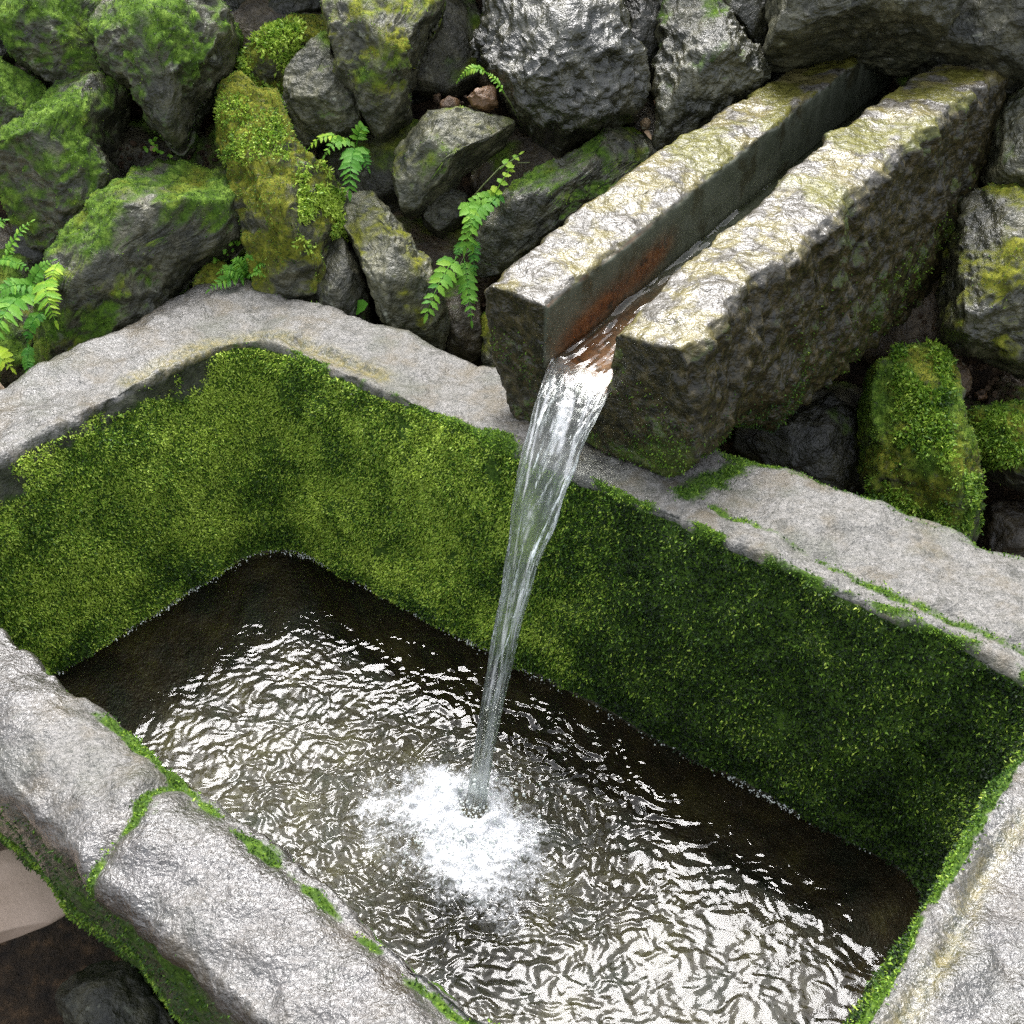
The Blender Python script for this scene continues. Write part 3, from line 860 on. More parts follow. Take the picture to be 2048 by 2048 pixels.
scatter('moss', TV, TF, wo_, 14000, 0.004, 0.002, M_MOSS, basin, 0.3, 0.8, 0.25 + 0.4 * np.exp(-((V0[:, 2] + 0.14) / 0.02) ** 2), seed=304)

# ------------------------------------------------------------------ the stone spout
SA, SB = np.array([0.6225, 0.7826, 0]), np.array([0.7826, -0.6225, 0])
SO = np.array([-0.034, 1.322, 0])
SPOUT_LEN = 1.0


def sp(a, b, z):
    a, b, z = np.broadcast_arrays(a, b, z)
    return SO + a[..., None] * SA + b[..., None] * SB + z[..., None] * np.array([0, 0, 1])


a_st = np.linspace(-0.004, SPOUT_LEN, 260)


def w1(a, s, seed, amp):
    p = np.stack([a * s, np.full_like(a, seed * 7.7), np.full_like(a, 1.3)], 1)
    return fbm(p, 4, gain=0.6) * amp


zl_top = 0.172 + np.interp(a_st, [0, 0.18, 0.35, 0.62, 1.0], [-0.003, 0.033, 0.047, 0.06, 0.068])
zi_top = 0.172 + np.interp(a_st, [0, 0.16, 0.39, 0.67, 1.0], [-0.002, 0.014, 0.042, 0.075, 0.1])
zj_top = 0.172 + np.interp(a_st, [0, 0.12, 0.29, 0.48, 0.63, 1.0], [-0.002, 0.022, 0.045, 0.075, 0.083, 0.085])
zr_top = 0.180 + np.interp(a_st, [0, 0.10, 0.37, 0.62, 1.0], [0.0, 0.02, 0.045, 0.08, 0.09])
zbot = np.interp(a_st, [0, 0.14, 0.22, 0.4, 1.0], [0.004, 0.002, -0.045, -0.06, -0.075])
zbl = np.interp(a_st, [0, 0.05, 0.14, 0.25, 1.0], [-0.010, 0.0, 0.002, -0.03, -0.05])
zch = 0.078 + 0.105 * a_st
e_i = w1(a_st, 16, 1, 0.007)
e_j = w1(a_st, 16, 2, 0.008)
e_r = w1(a_st, 11, 3, 0.013)
e_l = w1(a_st, 11, 4, 0.008)
prof = [
    (0.050 + 0 * a_st, zbl), (0.012 + w1(a_st, 9, 5, 0.006), zbl * 0.62 + zl_top * 0.38), (0.001 + e_l, zl_top - 0.012), (0.012 + e_l, zl_top),
    (0.05 + 0 * a_st, (zl_top + zi_top) / 2 + w1(a_st, 10, 6, 0.006)), (0.090 + e_i, zi_top), (0.0965 + e_i * 0.7, zi_top - 0.006), (0.0965 + 0 * a_st, zch + 0.03), (0.0975 + 0 * a_st, zch + 0.004), (0.101 + 0 * a_st, zch),
    (0.144 + 0 * a_st, zch - 0.001), (0.186 + 0 * a_st, zch), (0.1895 + 0 * a_st, zch + 0.004), (0.191 + 0 * a_st, zch + 0.03), (0.191 + e_j * 0.7, zj_top - 0.006), (0.197 + e_j, zj_top),
    (0.240 + 0 * a_st, (zj_top + zr_top) / 2 + w1(a_st, 10, 7, 0.007)), (0.280 + e_r, zr_top - 0.002), (0.292 + e_r, zr_top - 0.016), (0.302 + w1(a_st, 8, 8, 0.010), (zr_top * 0.6 + zbot * 0.4)), (0.308 + w1(a_st, 8, 9, 0.010), (zr_top * 0.25 + zbot * 0.75)), (0.296 + 0 * a_st, zbot + 0.01), (0.28 + 0 * a_st, zbot),
    (0.15 + 0 * a_st, (zbot + zbl) / 2 + 0.004),
]
npf = len(prof)
V = np.concatenate([sp(a_st, b, z)[:, None] for b, z in prof], 1).reshape(-1, 3)
i = np.arange(len(V)).reshape(-1, npf)
j = np.roll(i, -1, 1)
F = [tuple(q) for q in np.stack([i[:-1], i[1:], j[1:], j[:-1]], -1).reshape(-1, 4)[:, ::-1]]
F.append(tuple(i[0]))
F.append(tuple(i[-1][::-1]))
tmp = mk('tmp', V, F, M_SPOUT)
rm = tmp.modifiers.new('r', 'REMESH')
rm.mode = 'VOXEL'
rm.voxel_size = 0.0036
dg = bpy.context.evaluated_depsgraph_get()
dg.update()
ev = tmp.evaluated_get(dg).to_mesh()
V = np.zeros(len(ev.vertices) * 3, np.float32)
ev.vertices.foreach_get('co', V)
V = V.reshape(-1, 3).astype(float) + np.array(tmp.location)
nq = len(ev.polygons)
F = np.zeros(len(ev.loops), np.int32)
ev.loops.foreach_get('vertex_index', F)
F = F.reshape(-1, 4)
tmp.evaluated_get(dg).to_mesh_clear()
bpy.data.objects.remove(tmp)
rel = V - SO
pa, pb, pz = rel @ SA, rel @ SB, rel[:, 2]
n = vnormals(V, F)
zc = 0.078 + 0.105 * pa
chan = smooth(0.0915, 0.0955, pb) * smooth(0.196, 0.192, pb) * (pz < 0.172 + 0.11 * pa - 0.004) * (pz > zc - 0.02) * (n @ SA > -0.7)
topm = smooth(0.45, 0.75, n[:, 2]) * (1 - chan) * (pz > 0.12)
chanf = chan * smooth(0.5, 0.8, n[:, 2])
amp = 1 - 0.93 * chan
V = V + n * ((fbm(V * 17 + 3, 3) * (0.0055 - 0.003 * topm) + fbm(V * 55, 4, gain=0.6) * (0.0034 - 0.0014 * topm)) * amp)[:, None]
side = smooth(0.3, 0.8, n @ SB) * (1 - chan)
V = V + n * ((np.abs(fbm(V * np.array([22, 22, 12]) + 9, 4, gain=0.5)) - 0.25) * 0.013 * side)[:, None]
n = vnormals(V, F)
nl = fbm(V * 9 + 4, 3)
mo = topm * (0.2 + 0.75 * smooth(0.2, 0.6, pa) * (0.55 + 1.2 * nl) + 0.3 * nl) + (1 - topm) * (1 - chan) * (0.10 + nl * 0.5 + 0.3 * (n[:, 2] > 0.3))
mo += (n @ SA < -0.5) * smooth(0.11, 0.03, pz) * 0.4
wallface = chan * (1 - smooth(0.3, 0.7, n[:, 2]))
rz = pz - zc
rust = wallface * np.exp(-((rz - 0.018 - 0.10 * np.clip(pa - 0.02, 0, 1) * 1.0) / (0.019)) ** 2) * (0.75 + 0.6 * nl) * smooth(0.30, 0.22, pa) * smooth(-0.02, 0.07, pa) + chanf * smooth(0.36, 0.02, pa) * 0.85
rust = np.clip(rust * 1.25, 0, 1)
spout = empty('stone_spout', tuple(SO + SA * 0.3 + SB * 0.15), 'hewn wet stone spout with a channel, jutting from the wall over the trough', 'spout')
SPO = np.array(spout.location)
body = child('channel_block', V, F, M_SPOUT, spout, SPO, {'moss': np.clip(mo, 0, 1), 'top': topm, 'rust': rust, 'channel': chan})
wf = (n @ SA < -0.4) * smooth(0.13, 0.05, pz) * (1 - chan) * (0.4 + nl) + (1 - chan) * smooth(0.05, 0.0, pz) * (pa > 0.05) * (pa < 0.3) * 0.8
scatter('moss', V, F, np.clip(wf, 0, 1), 9000, 0.0036, 0.002, M_MOSS, body, 0.3, 0.8, 0.34 + nl * 0.4, seed=401)

# ------------------------------------------------------------------ water in the trough
IMP = at(948, 1610, WATER_Z)
gx0, gx1 = -0.56, 0.66
UW, VW = np.array([0.795, -0.606]), np.array([0.606, 0.795])
wc = WAT_Q.mean(0)
nu, nv = 820, 470
LU, LV = 0.60, 0.315


def wat(u, v):
    xy = wc + (u[:, None] * 2 - 1) * LU * UW + (v[:, None] * 2 - 1) * LV * VW
    return np.column_stack([xy, np.full(len(xy), WATER_Z)])


V, F = grid(nu, nv, wat)
d = np.linalg.norm(V[:, :2] - IMP[:2], axis=1)
vv = (V[:, :2] - wc) @ VW / LV
uu = (V[:, :2] - wc) @ UW / LU
env = 0.22 + 1.25 * np.exp(-(d / 0.30) ** 2)
env += 0.75 * smooth(0.45, -0.2, vv) * smooth(-0.75, -0.35, uu)
calm = smooth(0.5, 0.95, vv) * 0.8 + smooth(-0.45, -0.8, uu) * 0.75
env *= 1 - np.clip(calm, 0, 0.93)
ang = np.arctan2(V[:, 1] - IMP[1], V[:, 0] - IMP[0])
dw = d + fbm(V * 9, 3) * 0.03
P2 = np.column_stack([V[:, :2] + 0.012 * np.column_stack([perlin(V * 20), perlin(V * 20 + 9)]), np.zeros(len(V))])
h = 0.0007 * np.sin(dw * 2 * math.pi / 0.030) * np.exp(-d / 0.22)
W2 = np.column_stack([perlin(V * 15), perlin(V * 15 + 9)]) * 0.018 + np.column_stack([perlin(V * 38 + 3), perlin(V * 38 + 19)]) * 0.010
P2 = np.column_stack([V[:, :2] + W2, np.zeros(len(V))])
h += 0.0034 * perlin(P2 * [25, 32, 1] + 3) + 0.0022 * perlin(P2 * [62, 80, 1] + 11) + 0.0011 * perlin(P2 * [130, 165, 1] + 31)
h += 0.0012 * perlin(P2 * [95, 122, 1] + 23)
h *= 0.95 + 0.55 * perlin(V * 7 + 50)
# ripples running out from the jet, stretched round it
PR = np.column_stack([d * 85 + W2[:, 0] * 40, ang * d.clip(0.05) * 22 + W2[:, 1] * 40, np.full(len(d), 4.4)])
h += (0.0020 * perlin(PR) + 0.0009 * perlin(PR * 2.1 + 7)) * (0.35 + 0.35 * np.exp(-(d / 0.3) ** 2))
h *= env * 0.46 * (1 + 1.7 * np.exp(-(d / 0.16) ** 2))
h += -0.012 * np.exp(-(d / 0.018) ** 2) + 0.010 * np.exp(-((d - 0.034) / 0.015) ** 2) * (0.6 + 0.9 * perlin(V * 55))
V[:, 2] += h
q = V[:, :2] - IMP[:2] + np.column_stack([fbm(V * 22 + 60, 4), fbm(V * 22 + 80, 4)]) * 0.028
fo1 = np.exp(-((q[:, 0] - 0.0) / 0.055) ** 2 - ((q[:, 1] + 0.045) / 0.072) ** 2)
fo2 = np.exp(-((q[:, 0] + 0.045) / 0.065) ** 2 - ((q[:, 1] - 0.002) / 0.045) ** 2) * 0.85
fo3 = np.exp(-((q[:, 0] - 0.05) / 0.07) ** 2 - ((q[:, 1] + 0.12) / 0.06) ** 2) * 0.5
fo4 = np.exp(-((q[:, 0] + 0.085) / 0.07) ** 2 - ((q[:, 1] + 0.03) / 0.07) ** 2) * 0.45
foam = np.clip((fo1 * 1.15 + fo2 + fo3 + fo4) * 0.95, 0, 1.1) * smooth(0.008, 0.022, d)
water = mk('water', V, F, M_WATER, None, {'foam': foam})
tag(water, 'clear rippling water in the stone trough', kind='structure')

# bubbles round the jet and along the mossy wall
r = np.random.default_rng(5)
bv, bf = ICO[2][0], ICO[2][1]
bv1 = icosphere(1)
cs, rs = [], []
for _ in range(900):
    p = IMP[:2] + np.array([-0.01, -0.035]) + r.normal(size=2) * [0.034, 0.036]
    cs.append((p[0], p[1], WATER_Z + r.uniform(0.000, 0.004)))
    rs.append(r.uniform(0.0005, 0.0016))
edge_l = Lwat[(np.arange(NL) < NC + NS[0] * 0.98) | (np.arange(NL) > NL - NS[3] * 0.95)]
mid_in = (CEN - edge_l)
mid_in /= np.linalg.norm(mid_in, axis=1, keepdims=True)
for _ in range(1900):
    q = r.integers(len(edge_l))
    dens = 0.5 + 0.9 * perlin(np.array([[edge_l[q, 0] * 9, edge_l[q, 1] * 9, 2.2]]))[0]
    if r.random() > dens:
        continue
    p = edge_l[q] + mid_in[q] * r.normal(0.001, 0.0042)
    cs.append((p[0], p[1], WATER_Z + r.uniform(-0.001, 0.004)))
    rs.append(r.uniform(0.0004, 0.0012))
cs, rs = np.array(cs), np.array(rs)
V = (bv1[0][None] * rs[:, None, None] + cs[:, None]).reshape(-1, 3)
F = (bv1[1][None] + (np.arange(len(cs)) * len(bv1[0]))[:, None, None]).reshape(-1, 3)
kf = Mat('foam')
f_fr = kf.n('ShaderNodeFresnel', IOR=1.6).outputs[0]
f_a = kf.bsdf(Base_Color=(0.82, 0.85, 0.84), Roughness=0.12)
f_t = kf.n('ShaderNodeBsdfTransparent', Color=(0.95, 0.97, 0.95)).outputs[0]
M_FOAM = kf.done(kf.n('ShaderNodeMixShader', i0=kf.math('ADD', f_fr, 0.35, clamp=True), i1=f_t, i2=f_a).outputs[0])
fo_ = mk('foam', V, F, M_FOAM)
tag(fo_, 'white bubbles round the falling jet and along the mossy waterline', kind='stuff')

# ------------------------------------------------------------------ falling water
stream = empty('water_stream', tuple(sp(np.array(0.0), np.array(0.143), np.array(0.09))), 'clear stream of water falling from the stone spout into the trough', 'water stream')
STO = np.array(stream.location)
p0 = sp(np.array(0.004), np.array(0.144), np.array(0.092))
p1 = np.array([IMP[0], IMP[1], WATER_Z - 0.012])
nt, na = 220, 96
tt = np.concatenate([np.linspace(-0.025, 0, 12, endpoint=False), np.linspace(0, 1, nt - 12)])
fall = np.where(tt > 0, tt, 0) ** 2 * 0.86 + np.clip(tt, -1, 1) * 0.14
cenl = p0 + (p1 - p0) * np.column_stack([tt, tt, fall])
cenl[:, 2] = p0[2] + (p1[2] - p0[2]) * fall
iy = proj(cenl)[:, 1]
wid = np.interp(iy, [740, 760, 842, 966, 1090, 1200, 1375, 1507, 1620], [0.092, 0.089, 0.078, 0.070, 0.046, 0.031, 0.027, 0.022, 0.024])
thk = np.interp(iy, [740, 800, 966, 1200, 1600], [0.011, 0.012, 0.013, 0.016, 0.018])
tan = np.gradient(cenl, axis=0)
tan /= np.linalg.norm(tan, axis=1, keepdims=True)
nor = np.cross(tan, SB)
nor /= np.linalg.norm(nor, axis=1, keepdims=True)
an = np.linspace(0, 2 * math.pi, na, endpoint=False)
T, A_ = np.meshgrid(np.arange(nt), np.arange(na), indexing='ij')
ca, sa = np.cos(an)[A_], np.sin(an)[A_]
sx = np.sign(ca) * abs(ca) ** 0.8
LT = np.cumsum(np.r_[0, np.linalg.norm(np.diff(cenl, axis=0), axis=1)])
tws = LT[T] * 5.0
pn = np.stack([(np.cos(an[A_] + tws) * 2.6).ravel(), (np.sin(an[A_] + tws) * 1.6).ravel(), (LT[T] * 9).ravel()], 1)
rid = fbm(pn * np.array([1.5, 1.0, 1.0]), 4, gain=0.62).reshape(nt, na)
tw = smooth(0.0, 0.12, tt)[T]
V = cenl[T] + SB * (sx * wid[T] / 2 * (1 + 0.10 * tw * perlin(np.stack([sx.ravel() * 0.6, np.zeros(sx.size), (LT[T] * 22).ravel()], 1)).reshape(nt, na)))[..., None] \
    + nor[T] * ((sa * thk[T] / 2 * (0.75 + 0.35 * abs(ca) ** 2)) + rid * 0.0045 * tw * np.sign(sa))[..., None]
i = np.arange(nt * na).reshape(nt, na)
j = np.roll(i, -1, 1)
F = np.stack([i[:-1], j[:-1], j[1:], i[1:]], -1).reshape(-1, 4)
st = fbm(np.stack([(np.cos(an[A_] + tws * 0.4) * 5.0).ravel(), (sa * 1.2).ravel(), (LT[T] * 8).ravel()], 1) + 5, 4, gain=0.6).reshape(nt, na)
st = smooth(0.10, 0.62, st + 0.04 * np.exp(-((iy[T] - 880) / 90) ** 2) + 0.25 * smooth(1400, 1600, iy[T])) * 0.5 * tw + 0.03
SV, SF = V.reshape(-1, 3), F
r = np.random.default_rng(15)
dv, df, nb = [], [], 0
for _ in range(70):
    U, Fs = ICO[2]
    e = r.normal(size=2) * [0.05, 0.045]
    sc = r.uniform(0.0007, 0.0022)
    c_ = np.array([IMP[0] + e[0], IMP[1] - 0.015 + e[1], WATER_Z + abs(r.normal()) * 0.03 * math.exp(-np.linalg.norm(e) / 0.06) + 0.004])
    dv.append(U * sc * [1, 1, 1.3] + c_)
    df.append(Fs + nb)
    nb += len(U)
dr = child('droplets', np.concatenate(dv), np.concatenate(df), M_FOAM, stream, STO)
dr['kind'] = 'stuff'
child('falling_water', V.reshape(-1, 3), F, M_STREAM, stream, STO, {'streak': st.ravel()})


def chw(u, v):
    a = -0.012 + u * 0.9
    b = 0.0985 + v * (0.1885 - 0.0985)
    z = 0.090 + 0.105 * a - 0.012 * smooth(0.03, -0.012, a) ** 2
    P = sp(a, b, z)
    q = np.column_stack([a * 20, b * 75, np.full_like(a, 1.1)])
    P[:, 2] += perlin(q) * 0.0026 + perlin(q * 2.3 + 4) * 0.0012 + 0.003 * np.exp(-((b - 0.102) / 0.004) ** 2)
    return P


V, F = grid(420, 60, chw)
child('channel_water', V, F[:, ::-1], M_WATER, stream, STO, {'foam': np.zeros(len(V))})

# ------------------------------------------------------------------ ferns and small plants


def tube(pts, rad, sides=5):
    pts = np.asarray(pts)
    t = np.gradient(pts, axis=0)
    t /= np.linalg.norm(t, axis=1, keepdims=True) + 1e-12
    a = np.cross(t, [0.31, 0.2, 0.93])
    a /= np.linalg.norm(a, axis=1, keepdims=True) + 1e-12
    b = np.cross(t, a)
    an = np.linspace(0, 2 * math.pi, sides, endpoint=False)
    rad = np.broadcast_to(rad, (len(pts),))
    V = (pts[:, None] + rad[:, None, None] * (np.cos(an)[None, :, None] * a[:, None] + np.sin(an)[None, :, None] * b[:, None])).reshape(-1, 3)
    i = np.arange(len(V)).reshape(len(pts), sides)
    j = np.roll(i, -1, 1)
    return V, np.stack([i[:-1], j[:-1], j[1:], i[1:]], -1).reshape(-1, 4)


def blade(base, d, nrm, length, width, teeth=5, droop=0.15, taper=0.9, fold=0.25):
    """one leaflet: serrated outline, folded along its midrib, drooping at the tip"""
    d = d / np.linalg.norm(d)
    s = np.cross(nrm, d)
    s /= np.linalg.norm(s) + 1e-9
    nn = np.cross(d, s)
    m = teeth * 2 + 2
    V, F = [], []
    for k in range(m + 1):
        u = k / m
        w = width / 2 * math.sin(math.pi * min(1, max(0.0, u * 0.93 + 0.07)) ** taper) * (1.0 if k % 2 else 0.72)
        c = base + d * length * u - np.array([0, 0, 1]) * droop * length * u * u
        V += [c - nn * 0, c + s * w + nn * w * fold, c - s * w + nn * w * fold]
    for k in range(m):
        a, b = k * 3, k * 3 + 3
        F += [(a, b, b + 1, a + 1), (a, a + 2, b + 2, b)]
    return V, F


def frond(root, off, p0, p1, l0, l1, bulge, width, pairs, tint, seed, teeth=3, aspect=0.42, fwd=0.55, split=False, taper='fern', label=None):
    r = np.random.default_rng(seed)
    a, b = onwall(*p0, l0), onwall(*p1, l1)
    mid = (a + b) / 2 + WN * bulge + np.array([0, 0, bulge * 0.6])
    ts = np.linspace(0, 1, 24)[:, None]
    cur = a * (1 - ts) ** 2 + mid * 2 * ts * (1 - ts) + b * ts ** 2
    V, F = tube(cur, np.linspace(0.0011, 0.0004, 24))
    tv = [np.full(len(V), tint - 0.1)]
    allV, allF = [V], [F]
    nb = len(V)
    leaf_parts = []
    facing = WN * 0.8 + np.array([0, 0, 0.5]) + r.normal(size=3) * 0.12
    for k in range(pairs):
        u = 0.10 + 0.9 * (k + 0.5) / pairs
        prof_ = math.sin(math.pi * min(1, 0.22 + 0.78 * u)) ** 0.8 if taper == 'fern' else (1.0 - 0.55 * u)
        c = cur[min(23, int(u * 23))]
        t = cur[min(23, int(u * 23) + 1)] - cur[max(0, int(u * 23) - 1)]
        t /= np.linalg.norm(t)
        s = np.cross(facing, t)
        s /= np.linalg.norm(s)
        for sg in (-1, 1):
            L = max(0.0025, width / 2 * prof_ * r.uniform(0.85, 1.1))
            d = s * sg + t * fwd + r.normal(size=3) * 0.10
            v, f = blade(c, d, facing + r.normal(size=3) * 0.18, L, L * aspect, teeth, 0.22)
            v, f = np.array(v), np.array(f)
            tq = np.full(len(v), tint + r.normal() * 0.07)
            if split:
                leaf_parts.append((v, f, tq))
            else:
                allV.append(v)
                allF.append(f + nb)
                tv.append(tq)
                nb += len(v)
    v, f = blade(cur[-2], cur[-1] - cur[-4], facing, width * 0.28, width * 0.12, teeth, 0.1)
    allV.append(np.array(v))
    allF.append(np.array(f) + nb)
    tv.append(np.full(len(v), tint + 0.05))
    o = child('frond', np.concatenate(allV), np.concatenate(allF), M_FERN, root, off, {'tint': np.concatenate(tv)})
    for v, f, tq in leaf_parts:
        w = np.array(o['_w'])
        q = mk('leaflet', v - w, f, M_FERN, None, {'tint': tq})
        q.parent = o
    return o


def plant(name, px, lift, label, cat, group=None):
    p = onwall(*px, lift)
    return empty(name, tuple(p), label, cat, group), p


G = 'ferns growing from the wall'
t, o = plant('fern', (62, 590), -0.02, 'lush bright green fern overhanging the far left end of the trough rim', 'fern', G)
frond(t, o, (8, 540), (66, 441), 0.10, 0.13, 0.02, 0.026, 11, 0.75, 501, 2)
frond(t, o, (0, 520), (68, 548), 0.10, 0.12, 0.02, 0.022, 10, 0.62, 502, 1, 0.8)
frond(t, o, (56, 592), (108, 520), 0.10, 0.12, 0.02, 0.030, 10, 0.62, 503, 2, 0.6)
frond(t, o, (95, 560), (113, 648), 0.13, 0.16, 0.03, 0.044, 13, 0.84, 504, 2, 0.4)
frond(t, o, (118, 525), (104, 575), 0.12, 0.14, 0.01, 0.030, 8, 0.9, 514, 2, 0.4)
frond(t, o, (82, 575), (-14, 602), 0.12, 0.16, 0.03, 0.034, 12, 0.58, 505, 2)
frond(t, o, (70, 585), (-8, 695), 0.12, 0.19, 0.04, 0.058, 14, 0.6, 506, 2, 0.38)
frond(t, o, (58, 598), (-30, 650), 0.11, 0.17, 0.03, 0.045, 12, 0.52, 507, 2)
frond(t, o, (86, 625), (55, 690), 0.09, 0.11, 0.02, 0.026, 9, 0.5, 508, 1, 0.8)
frond(t, o, (58, 690), (60, 765), 0.09, 0.11, 0.01, 0.022, 9, 0.45, 509, 1, 0.8)
frond(t, o, (-14, 700), (24, 738), 0.11, 0.13, 0.01, 0.042, 5, 1.0, 510, 2, 0.6)
frond(t, o, (60, 600), (20, 560), 0.10, 0.12, 0.01, 0.03, 9, 0.45, 511, 2)
frond(t, o, (-20, 470), (10, 440), 0.10, 0.11, 0.01, 0.03, 6, 0.6, 512, 2)
t, o = plant('fern', (500, 552), -0.01, 'low fan of small feathery fern fronds behind the trough corner', 'fern', G)
for q, (p1, w) in enumerate([((416, 582), 0.03), ((438, 545), 0.028), ((468, 520), 0.026), ((503, 512), 0.024), ((534, 530), 0.026), ((528, 552), 0.02)]):
    frond(t, o, (498, 556), p1, 0.01, 0.05, 0.02, w, 12, 0.55 + 0.05 * (q % 3), 520 + q, 1, 0.35)
t, o = plant('fern', (712, 292), -0.01, 'bright fern with one arching frond and one hanging tapered frond, in the wall centre', 'fern', G)
frond(t, o, (706, 290), (612, 305), 0.03, 0.07, 0.04, 0.026, 9, 0.86, 531, 2, 0.55)
frond(t, o, (710, 290), (648, 314), 0.03, 0.08, 0.03, 0.030, 8, 0.66, 532, 2, 0.55)
frond(t, o, (713, 296), (700, 388), 0.05, 0.09, 0.03, 0.052, 10, 0.52, 533, 2, 0.5, split=True, taper='tri')
frond(t, o, (713, 292), (731, 254), 0.04, 0.06, 0.02, 0.032, 6, 0.6, 534, 2, 0.6)
frond(t, o, (716, 294), (738, 340), 0.03, 0.05, 0.01, 0.028, 7, 0.45, 535, 2, 0.6)
frond(t, o, (640, 330), (634, 396), 0.02, 0.03, 0.01, 0.016, 9, 0.28, 536, 1)
t, o = plant('fern', (925, 505), -0.02, 'tall bright fern with lobed leaflets climbing beside the left end of the spout', 'fern', G)
V, F = tube([onwall(940, 401, 0.03), onwall(965, 372, 0.05), onwall(1000, 335, 0.06), onwall(1036, 314, 0.06)], 0.0011)
child('stem', V, F, M_STEM, t, o)
frond(t, o, (1000, 338), (1040, 308), 0.06, 0.06, 0.0, 0.036, 2, 0.85, 541, 2, 0.8, split=True, taper='tri')
frond(t, o, (985, 400), (1024, 335), 0.05, 0.06, 0.01, 0.034, 4, 0.88, 542, 2, 0.75, split=True, taper='tri')
frond(t, o, (1000, 400), (930, 415), 0.04, 0.06, 0.02, 0.040, 6, 0.7, 548, 2, 0.7, split=True, taper='tri')
frond(t, o, (968, 405), (930, 500), 0.05, 0.08, 0.03, 0.050, 8, 0.62, 543, 2, 0.65, split=True, taper='tri')
frond(t, o, (935, 405), (945, 495), 0.05, 0.08, 0.03, 0.044, 7, 0.70, 544, 2, 0.65, split=True, taper='tri')
frond(t, o, (1005, 390), (955, 450), 0.04, 0.06, 0.02, 0.036, 7, 0.5, 549, 2, 0.6, split=True, taper='tri')
frond(t, o, (916, 515), (852, 634), 0.04, 0.10, 0.03, 0.054, 9, 0.66, 545, 2, 0.6, split=True, taper='tri')
frond(t, o, (928, 515), (944, 650), 0.03, 0.06, 0.02, 0.036, 12, 0.55, 546, 2, 0.6, split=True)
frond(t, o, (950, 480), (948, 560), 0.03, 0.05, 0.02, 0.024, 9, 0.42, 547, 2, 0.6)
frond(t, o, (925, 480), (912, 515), 0.03, 0.05, 0.0, 0.02, 6, 0.45, 550, 2, 0.6)
for q, pp in enumerate([[(1010, 400), (1030, 370), (1060, 340)], [(1035, 326), (1060, 325)], [(905, 560), (920, 530), (940, 490)]]):
    V, F = tube([onwall(x, y, 0.045) for x, y in pp], 0.0007)
    child('stem', V, F, M_STEM, t, o)
t, o = plant('fern', (1038, 236), 0.0, 'thin single fern frond arching out beside the wet dark boulder', 'fern', G)
V, F = tube([onwall(1038, 238, 0.02), onwall(1022, 208, 0.08), onwall(1005, 182, 0.10)], 0.0010)
child('stem', V, F, M_STEM, t, o)
frond(t, o, (1008, 186), (973, 146), 0.10, 0.12, 0.01, 0.018, 7, 0.75, 561, 1, 0.5)
frond(t, o, (976, 149), (913, 167), 0.12, 0.12, 0.03, 0.018, 10, 0.8, 562, 1, 0.5)
t, o = plant('seedling', (704, 618), 0.0, 'single pointed green leaf poking up behind the trough rim', 'seedling')
p = onwall(706, 618, 0.02)
v, f = blade(p, onwall(742, 604, 0.05) - p, WN, 0.036, 0.026, 1, 0.02, 0.9, 0.12)
child('leaf', v, np.array(f), M_FERN, t, o, {'tint': np.full(len(v), 0.5)})
GS = 'small round leaved sprigs'
for (cx, cy, nn, sp_, lab) in [(325, 290, 9, 18, 'tiny clover-like sprig on the brown earth above a mossy stone'),
                               (462, 490, 26, 30, 'trailing sprig of tiny round leaves just above the low feathery fern'),
                               (268, 345, 14, 22, 'sparse tiny round leaves on the earth left of the triangular mossy stone')]:
    t, o = plant('sprig', (cx, cy), -0.01, lab, 'sprig', GS)
    r = np.random.default_rng(cx)
    VV, FF, nb = [], [], 0
    for q in range(nn):
        dx, dy = r.normal(size=2) * sp_
        if cx == 462:
            dx, dy = r.uniform(-35, 30), 0
            dy = -dx * 0.9 + r.normal() * 6
        p = onwall(cx + dx, cy + dy, r.uniform(0.0, 0.03))
        for w_ in range(2):
            v, f = blade(p, r.normal(size=3) + WN * 0.3, WN + r.normal(size=3) * 0.3, 0.007, 0.007, 1, 0.1, 0.8, 0.1)
            VV += v
            FF += [tuple(x + nb for x in ff) for ff in f]
            nb += len(v)
    child('leaves', np.array(VV), np.array(FF), M_FERN, t, o, {'tint': r.uniform(0.5, 0.9, len(VV))})
for (x, y, dx, dy, lab) in [(578, 578, 16, 6, 'small curled brown dead leaf behind the trough rim, right of the low feathery fern'),
                            (300, 300, 14, -10, 'small brown dead leaf on the earth above the triangular mossy stone'),
                            (1290, 262, 12, 10, 'tiny brown dead leaf in the gap above the long slanting mossy stone')]:
    p, q = onwall(x, y, 0.02), onwall(x + dx, y + dy, 0.03)
    v, f = blade(p, q - p, WN + np.array([0.2, 0, 0.1]), np.linalg.norm(q - p) * 1.1, 0.009, 1, 0.3, 0.9, 0.5)
    tag(mk('dead_leaf', np.array(v), np.array(f), M_TWIG), lab, 'dead leaf', 'dead leaves on the wall')
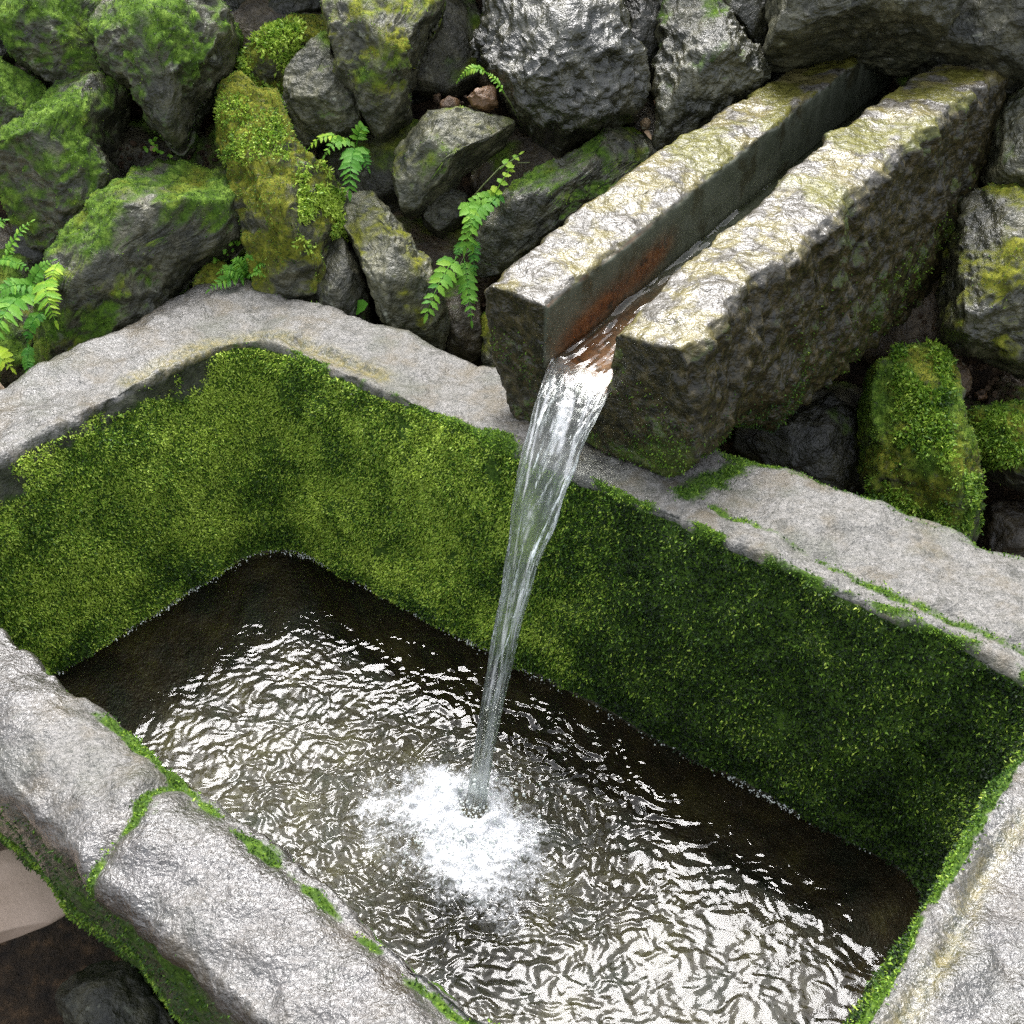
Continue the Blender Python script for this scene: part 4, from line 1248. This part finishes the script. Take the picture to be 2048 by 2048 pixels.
# leafy moss tufts on some stones
for key, box, cnt, le, ti in (('column', (600, 700, 330, 490), 3800, 0.0085, 0.82), ('tuft', (485, 600, 50, 205), 2300, 0.009, 0.74),
                              ('column', (440, 575, 195, 320), 2600, 0.006, 0.70), ('mossy_right', (1790, 1900, 690, 960), 5000, 0.0085, 0.55),
                              ('mossy_right', (1735, 1960, 950, 1060), 3000, 0.007, 0.6), ('mossy_edge', (1900, 2060, 800, 930), 3000, 0.007, 0.6)):
    o, W, F, m, n = stones[key]
    pr = proj(W)
    inb = smooth(-12, 12, pr[:, 0] - box[0]) * smooth(12, -12, pr[:, 0] - box[1]) * smooth(-12, 12, pr[:, 1] - box[2]) * smooth(12, -12, pr[:, 1] - box[3])
    wv = inb * (n @ WN > 0.0) * smooth(-0.15, 0.25, fbm(W * 20 + 6, 3) + 0.1)
    scatter('moss', W, F, wv, cnt, le, le * 0.42, M_MOSS, o, 0.3, 0.8, ti + fbm(W * 30, 2) * 0.3, lift=0.002, seed=len(key) + cnt)

# ------------------------------------------------------------------ small things
V, F = tube([onwall(1566, 574, 0) * 0 + at(1568, 574, 0.17), at(1552, 610, 0.15), at(1536, 655, 0.13)], np.array([0.0008, 0.0014, 0.0010]))
tag(mk('twig', V, F, M_TWIG), 'thin brown twig stuck to the right side of the stone spout', 'twig')

# pale support blocks that carry the trough's left end
def slab(name, x0, x1, y0, y1, z0, z1, rot, label):
    n_ = 26
    U, Fs = ICO[5]
    sgn = np.sign(U) * abs(U) ** 0.22
    sgn /= abs(sgn).max()
    sgn = np.sign(U) * np.minimum(1, abs(U) / np.max(abs(U), axis=1, keepdims=True)) ** 0.9
    half = np.array([(x1 - x0) / 2, (y1 - y0) / 2, (z1 - z0) / 2])
    V = sgn * half
    V = np.sign(V) * (abs(V) - 0.0)
    L = np.linalg.norm(V / half, axis=1)
    V *= np.minimum(1, 1.34 / L)[:, None]
    V += U * (fbm(V * 12 + x0 * 9, 3) * 0.003)[:, None]
    c, s = math.cos(rot), math.sin(rot)
    V = np.column_stack([V[:, 0] * c - V[:, 1] * s, V[:, 0] * s + V[:, 1] * c, V[:, 2]]) + [(x0 + x1) / 2, (y0 + y1) / 2, (z0 + z1) / 2]
    return tag(mk(name, V, Fs, M_BLOCK), label, 'support block', 'pale blocks beside the trough')


e0, e1 = at(0, 1866, -0.30), at(130, 1826, -0.30)
ed = (e1 - e0)[:2] / np.linalg.norm((e1 - e0)[:2])
pn_ = np.array([-ed[1], ed[0]])
mid_ = e0[:2] - ed * 0.13 + pn_ * 0.055
slab('support_block', mid_[0] - 0.2, mid_[0] + 0.2, mid_[1] - 0.055, mid_[1] + 0.055, -0.325, -0.292, math.atan2(ed[1], ed[0]), 'smooth pale beige block under the front left rim of the trough')
pc = at(0, 800, -0.10)
slab('support_block', pc[0] - 0.27, pc[0] + 0.005, pc[1] + 0.0, pc[1] + 0.10, -0.58, -0.06, -0.3, 'smooth brown-beige block just showing behind the left end of the rim')

# dark rock on the ground under the front rim
pts = np.array([at(x, y, -0.42) for x, y in [(105, 1985), (130, 1960), (190, 1905), (260, 1930), (330, 2010), (380, 2080), (330, 2130), (180, 2120), (130, 2050)]])
cen = pts.mean(0)
rel = pts - cen
V, F = rock_shape(rel[:, :2], 0.12, 77, 4, (0, 0), 6)
o = mk('rock', cen + V - [0, 0, 0.05], F, M_ROCK, None, {'moss': np.full(len(V), 0.15)})
o['tone'], o['brown'], o['wet'], o['moss_hue'] = 0.6, 0.0, 0.2, 0.3
tag(o, 'dark grey rough rock on the ground under the front edge of the trough', 'rock')

# gravel on the earth between the stones
ICO1 = icosphere(1)
r = np.random.default_rng(9)
VV, FF, nb = [], [], 0
for (x0, x1, y0, y1, cnt) in [(225, 320, 285, 340, 60), (1250, 1330, 190, 270, 60), (870, 960, 190, 225, 40), (1880, 2048, 680, 830, 120), (330, 470, 290, 345, 60), (180, 250, 400, 500, 40), (560, 620, 560, 590, 25), (940, 990, 560, 700, 40), (1840, 1900, 620, 700, 40)]:
    for _ in range(cnt):
        p = onwall(r.uniform(x0, x1), r.uniform(y0, y1), r.uniform(-0.07, -0.03))
        U, Fs = ICO1
        sc = r.uniform(0.0015, 0.006) * r.uniform(0.6, 1.2, 3)
        v = U * sc * r.uniform(0.55, 1.25, (len(U), 1))
        VV.append(v + p)
        FF.append(Fs + nb)
        nb += len(U)
tag(mk('gravel', np.concatenate(VV), np.concatenate(FF), M_PEBBLE, smooth_shade=False), 'brown crumbs of earth and gravel between the wall stones', kind='stuff')

for o in bpy.data.objects:
    if '_w' in o:
        del o['_w']
